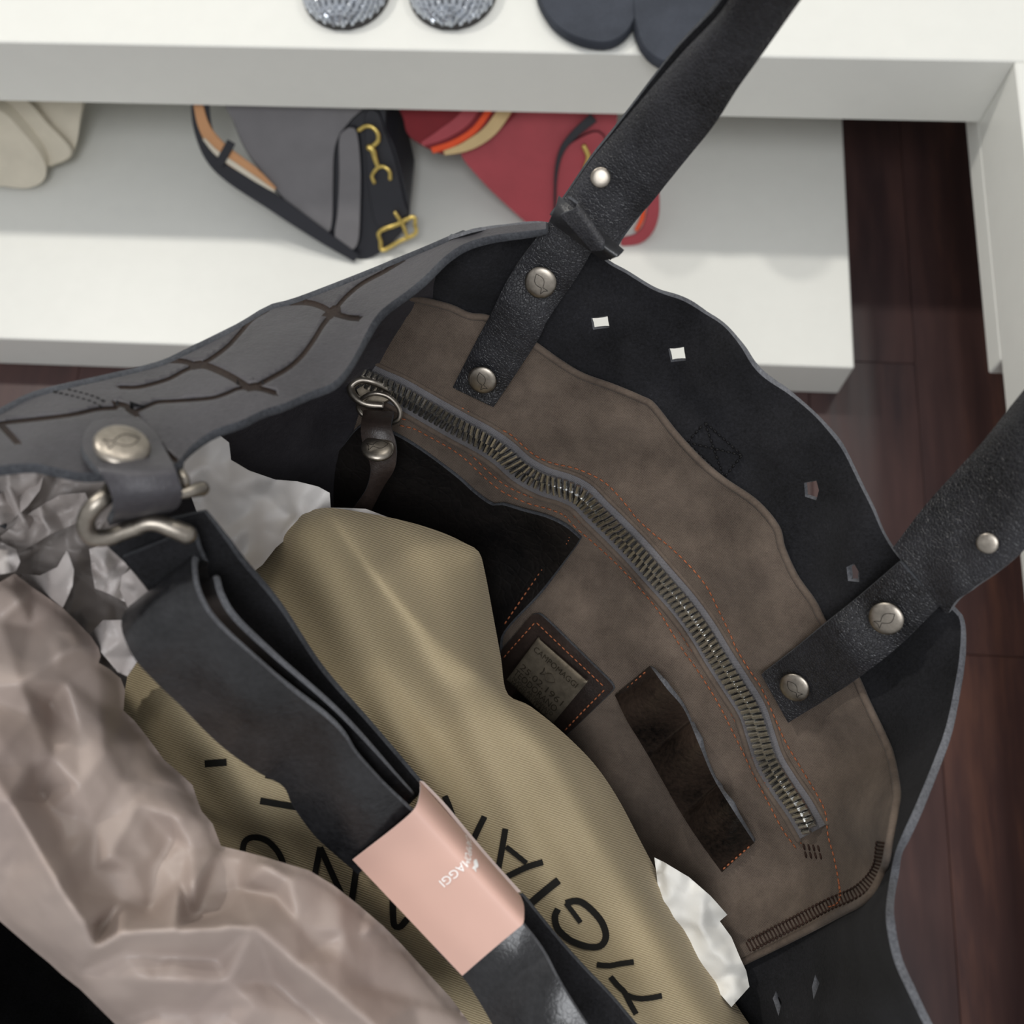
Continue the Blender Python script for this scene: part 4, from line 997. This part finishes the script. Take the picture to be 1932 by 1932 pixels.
def dustz(x, y):
    x = np.asarray(x, float); y = np.asarray(y, float); sh = x.shape; x = x.ravel(); y = y.ravel()
    z = dz0(x, y)
    s = x*.80-y*.60; t = x*.60+y*.80
    z = z+.0042*np.sin(s/33.+.8*np.sin(t/170.))*np.clip((t-1150)/250., 0, 1)+.0022*np.sin(s/17.+t/140.)
    dc = dist(x, y, crease, False); z = z-.006*np.exp(-(dc/24.)**1.4)
    de = dist(x, y, d_out); z = z+.016*np.exp(-de/20.)*(y < 1960)
    return z.reshape(sh)
db = thing('dust_bag', P1(800, 1400, .55), 'olive twill dust bag with black printed lettering stuffed in the tote', 'dust bag')
sheet('twill_cloth', d_out, dustz, 9, [M['twill'], M['twill']], db, .0012)
def S_(o, k, pts): return [(o[0]+k*x, o[1]+k*y) for x, y in pts]
o1, k1 = (350, 1400), .2329; o2, k2 = (600, 1432), .2588; o3, k3 = (1000, 1432), .2588
letters = {
 'printed_dash': [(S_(o1, k1, [(155, 178), (240, 172), (330, 166)]), 13)],
 'printed_letter_e': [(S_(o1, k1, [(650, 265), (760, 290), (860, 315)]), 12), (S_(o1, k1, [(605, 478), (760, 505), (960, 540)]), 12)],
 'printed_letter_o': [(S_(o1, k1, [(470, 1010), (462, 930), (465, 870), (478, 810), (525, 777), (590, 776), (660, 802), (720, 855), (762, 915), (790, 985), (790, 1060), (740, 1110), (650, 1110), (560, 1080), (490, 1020)]), 11)],
 'printed_letter_n': [(S_(o1, k1, [(1040, 1120), (1065, 980), (1090, 855)]), 11), (S_(o1, k1, [(1090, 855), (1165, 1020), (1265, 1240)]), 11), (S_(o1, k1, [(1340, 1320), (1370, 1120), (1395, 960)]), 12)],
 'printed_letter_u': [(S_(o1, k1, [(1680, 1250), (1682, 1400), (1690, 1480), (1715, 1500), (1750, 1490), (1800, 1430)]), 12)],
 'printed_letter_n.001': [(S_(o2, k2, [(925, 270), (955, 340), (1000, 470)]), 11), (S_(o2, k2, [(1215, 420), (1170, 510), (1110, 640)]), 11)],
 'printed_letter_a': [(S_(o2, k2, [(1366, 510), (1345, 640), (1310, 830)]), 11), (S_(o2, k2, [(1640, 752), (1520, 790), (1370, 860)]), 11), (S_(o2, k2, [(1372, 640), (1440, 695), (1520, 760)]), 9)],
 'printed_letter_i': [(S_(o2, k2, [(1755, 885), (1660, 960), (1535, 1065)]), 14)],
 'printed_letter_g': [(S_(o3, k3, [(205, 1095), (182, 1150), (205, 1240), (300, 1325), (420, 1368), (515, 1362), (555, 1295), (530, 1200), (470, 1120), (390, 1052), (330, 1035), (262, 1052)]), 12), (S_(o3, k3, [(262, 1052), (310, 1112), (370, 1192)]), 9)],
 'printed_letter_i.001': [(S_(o3, k3, [(488, 1500), (580, 1506), (660, 1492), (757, 1480)]), 10)],
 'printed_letter_t': [(S_(o3, k3, [(588, 1588), (640, 1650), (690, 1700), (730, 1780), (775, 1860)]), 10), (S_(o3, k3, [(690, 1715), (780, 1745), (860, 1745), (962, 1728)]), 10)],
}
for nm, strokes in letters.items():
    m = MB()
    for pts, wd in strokes:
        q = catmull(pts, 5); t = np.gradient(q, axis=0); t /= np.linalg.norm(t, axis=1, keepdims=True); n = np.c_[-t[:, 1], t[:, 0]]
        A = np.stack([q+n*wd*s for s in (-.5, -.17, .17, .5)], 1)
        grid(m, P(A[..., 0], A[..., 1], dustz(A[..., 0], A[..., 1])-.0009), .0002)
    m.build(nm.split('.')[0], M['ink'], db)

# ------------------------------------------------------------------ tissue papers
taupe_out = poly([(-170, 1060), (0, 1098), (28, 1082), (58, 1106), (88, 1126), (116, 1145), (144, 1172), (172, 1201), (186, 1222), (190, 1238), (186, 1250), (206, 1262), (228, 1280), (236, 1302), (233, 1341), (254, 1360), (279, 1392), (310, 1434), (345, 1464), (363, 1481), (371, 1505), (380, 1530), (401, 1554), (410, 1578), (417, 1596), (462, 1607), (500, 1617), (529, 1626), (583, 1642), (629, 1670), (676, 1707), (723, 1747), (758, 1782), (800, 1828), (850, 1882), (890, 1935), (960, 2040), (300, 2060), (217, 1932), (186, 1901), (151, 1866), (119, 1841), (93, 1817), (65, 1794), (30, 1764), (0, 1738), (-170, 1610)], 9)
K = [  # crease net: x, y, height towards the camera in mm
 (-180, 1060, 8), (0, 1095, 10), (60, 1108, 4), (120, 1147, 3), (172, 1201, 0), (190, 1240, 2), (228, 1280, -6), (236, 1302, -8), (233, 1341, -8), (279, 1392, -2), (310, 1434, 0), (345, 1464, 4), (371, 1505, 2), (401, 1554, 4), (417, 1596, 0), (462, 1607, 2), (529, 1626, 8), (583, 1642, 8), (629, 1670, 4), (723, 1747, -2), (800, 1828, -6), (890, 1935, -8), (960, 2040, -8), (300, 2060, 2), (217, 1932, -10), (119, 1841, -8), (0, 1738, -8), (-170, 1610, -6),
 (0, 1170, 12), (38, 1135, 16), (60, 1180, 4), (40, 1290, 20), (150, 1215, 10), (110, 1240, 14), (125, 1290, 9), (95, 1330, -4), (60, 1345, 12), (62, 1440, 14), (75, 1500, 0), (95, 1530, 6), (100, 1430, 12), (150, 1380, 7), (190, 1330, 4), (200, 1420, 12), (230, 1470, 10), (260, 1520, 12), (300, 1480, 8), (330, 1540, 9), (150, 1480, 12), (180, 1560, 8), (210, 1610, 10),
 (-20, 1450, 22), (20, 1510, 26), (60, 1580, 28), (110, 1665, 30), (160, 1740, 28), (180, 1788, 20), (130, 1620, 12), (150, 1680, 8), (190, 1750, 4), (175, 1640, 4), (230, 1700, 2), (280, 1720, 0), (250, 1640, 5), (320, 1580, -2), (290, 1640, -2), (360, 1600, 4), (340, 1660, 4), (365, 1672, 12), (361, 1738, 2), (385, 1690, 0), (450, 1676, -2), (470, 1660, 6), (500, 1630, 14), (545, 1660, 12), (520, 1690, 4), (430, 1720, 4),
 (230, 1758, 24), (330, 1751, 26), (430, 1745, 27), (478, 1748, 24), (230, 1797, 12), (330, 1803, 11), (410, 1808, 11), (260, 1845, 14), (360, 1852, 16), (430, 1850, 14), (150, 1800, 14), (60, 1760, 2), (60, 1700, 12), (20, 1640, 10), (140, 1840, 2), (560, 1818, 20), (640, 1880, 18), (710, 1940, 16), (520, 1850, 4), (600, 1920, 2), (600, 1790, 8), (560, 1740, 12), (650, 1760, 8), (640, 1810, 12), (700, 1860, 4), (780, 1900, 0), (700, 1810, 3), (480, 1900, 10), (380, 1910, 4), (300, 1900, 2), (420, 1980, 6), (560, 1990, 4), (800, 1990, -2), (680, 2010, 2), (-100, 1300, 16), (-100, 1500, 14)]
ix = {(a, b): i for i, (a, b, c) in enumerate(K)}
def E2(*p): return [(ix[p[i]], ix[p[i+1]]) for i in range(len(p)-1)]
ED = E2((-20, 1450), (20, 1510), (60, 1580), (110, 1665), (160, 1740), (180, 1788), (230, 1758), (330, 1751), (430, 1745), (478, 1748), (560, 1818), (640, 1880), (710, 1940))+E2((230, 1797), (330, 1803), (410, 1808))+E2((260, 1845), (360, 1852), (430, 1850))+E2((365, 1672), (361, 1738))+E2((385, 1690), (450, 1676))+E2((0, 1170), (38, 1135))+E2((125, 1290), (95, 1330))+E2((62, 1440), (75, 1500), (95, 1530))
fac = Facets(K, ED)
tb0 = TPS([(-170, 1060, .40), (0, 1098, .415), (190, 1238, .425), (236, 1302, .43), (363, 1481, .435), (529, 1626, .425), (723, 1747, .432), (890, 1935, .43), (960, 2040, .43), (300, 2050, .395), (0, 1738, .385), (-170, 1610, .375), (100, 1400, .41), (250, 1600, .41), (450, 1800, .41), (600, 1850, .415), (300, 1800, .40)], 1e-3)
def rfac(out, spacing, amp, seed):
    r = np.random.RandomState(seed); o = np.asarray(out, float)[:, :2]; x0, y0 = o.min(0)-spacing; x1, y1 = o.max(0)+spacing
    return Facets([(x+r.uniform(-.48, .48)*spacing, y+r.uniform(-.48, .48)*spacing, r.uniform(-amp, amp)) for x in np.arange(x0, x1, spacing) for y in np.arange(y0, y1, spacing)])
tf1 = rfac(taupe_out, 75, .0030, 21); tf2 = rfac(taupe_out, 34, .0009, 22)
def taupez(x, y):
    z = tb0(x, y)-fac(x, y)*.00115-tf1(x*.9+y*.25, y*.9-x*.2)-tf2(x, y)
    de = dist(x, y, taupe_out[::2]); return z+.006*np.exp(-de/12.)
tp = sheet('tissue_paper', taupe_out, taupez, 7, [M['taupe'], M['taupe']], None, .0003, smooth_iter=2)
tag(tp, 'large crumpled taupe tissue paper bulging beside the folded strap', 'tissue paper')
def crumple(name, out, base, amp, spacing, seed, mat_, label, smooth=1, step=7, group=None):
    f1 = rfac(out, spacing, amp, seed); f2 = rfac(out, spacing*.45, amp*.22, seed+1); ol = poly(out, step)
    o_ = sheet(name, ol, lambda x, y: base(x, y)-f1(x, y)-f2(x, y), step, [mat_, mat_], None, .0003, smooth_iter=smooth)
    return tag(o_, label, 'tissue paper', group)
lt = thing('tissue_paper', P1(120, 1080, .47), 'torn and crumpled grey tissue paper below the strap hook', 'tissue paper')
def fold(out, z0, gx, gy, amp, spacing, seed, mat_):
    f1 = rfac(out, spacing, amp, seed); f2 = rfac(out, spacing*.45, amp*.2, seed+1); c = np.mean(out, 0)
    sheet('paper_fold', poly(out, 6), lambda x, y: z0+gx*(x-c[0])+gy*(y-c[1])-f1(x, y)-f2(x, y), 6, [mat_, mat_], lt, .0003, smooth_iter=0)
fold([(-120, 905), (20, 890), (90, 880), (150, 890), (215, 905), (250, 960), (240, 1050), (290, 1120), (262, 1160), (250, 1180), (262, 1240), (240, 1275), (236, 1300), (150, 1290), (60, 1180), (-120, 1150)], .446, .0001, .00012, .016, 50, 5, M['shadet'])
fold([(-70, 960), (10, 928), (85, 886), (75, 925), (52, 955), (20, 985), (-70, 1012)], .408, .00012, 0, .007, 34, 31, M['shadet'])
fold([(0, 1012), (60, 965), (112, 935), (160, 930), (172, 960), (150, 985), (95, 1008), (45, 1038), (20, 1048)], .416, 0, .0001, .009, 34, 41, M['shadet'])
fold([(-70, 1035), (0, 1022), (30, 1036), (38, 1060), (30, 1078), (0, 1083), (-70, 1078)], .402, 0, -.0002, .006, 30, 51, M['shard'])
fold([(37, 1082), (75, 1086), (108, 1070), (126, 1038), (138, 1074), (137, 1105), (118, 1146), (75, 1112)], .416, -.0003, .0001, .006, 34, 61, M['shard'])
fold([(168, 1036), (200, 1026), (224, 1045), (242, 1070), (232, 1086), (236, 1136), (205, 1120), (180, 1110)], .420, .0002, 0, .006, 34, 71, M['shard'])
fold([(230, 1086), (246, 1074), (286, 1124), (262, 1146), (244, 1154), (226, 1112)], .412, -.0004, 0, .005, 30, 81, M['shard'])
fold([(166, 1200), (194, 1170), (240, 1170), (246, 1190), (264, 1240), (240, 1276), (222, 1268), (195, 1236)], .424, -.0002, 0, .006, 36, 91, M['shard'])
crumple('tissue_paper', [(336, 870), (352, 842), (380, 822), (410, 818), (432, 835), (436, 868), (470, 888), (520, 905), (560, 908), (600, 918), (622, 930), (624, 958), (690, 960), (775, 992), (750, 1000), (690, 985), (620, 976), (585, 986), (550, 1008), (520, 1034), (495, 1066), (450, 1100), (420, 1080), (380, 990)], lambda x, y: np.interp(x, [340, 425, 500, 620, 770], [.455, .475, .503, .525, .57]), .011, 44, 11, M['greyt'], 'crumpled pale grey tissue paper behind the top of the dust bag')
crumple('tissue_paper', [(1235, 1618), (1255, 1628), (1300, 1655), (1340, 1690), (1372, 1726), (1358, 1738), (1380, 1768), (1396, 1806), (1408, 1832), (1414, 1862), (1380, 1900), (1250, 1750)], lambda x, y: .548-.00003*(y-1650), .007, 38, 3, M['whitet'], 'white tissue paper peeking out between dust bag and canvas lining')

# ------------------------------------------------------------------ stool the tote stands on (wholly under it)
sc = MB()
pdl = bevel_box('display_stool', (-.16, -.02, 0.0005), (.10, .20, .492), M['white'], None, .004)
tag(pdl, 'white block stool under the open tote bag', 'stool')
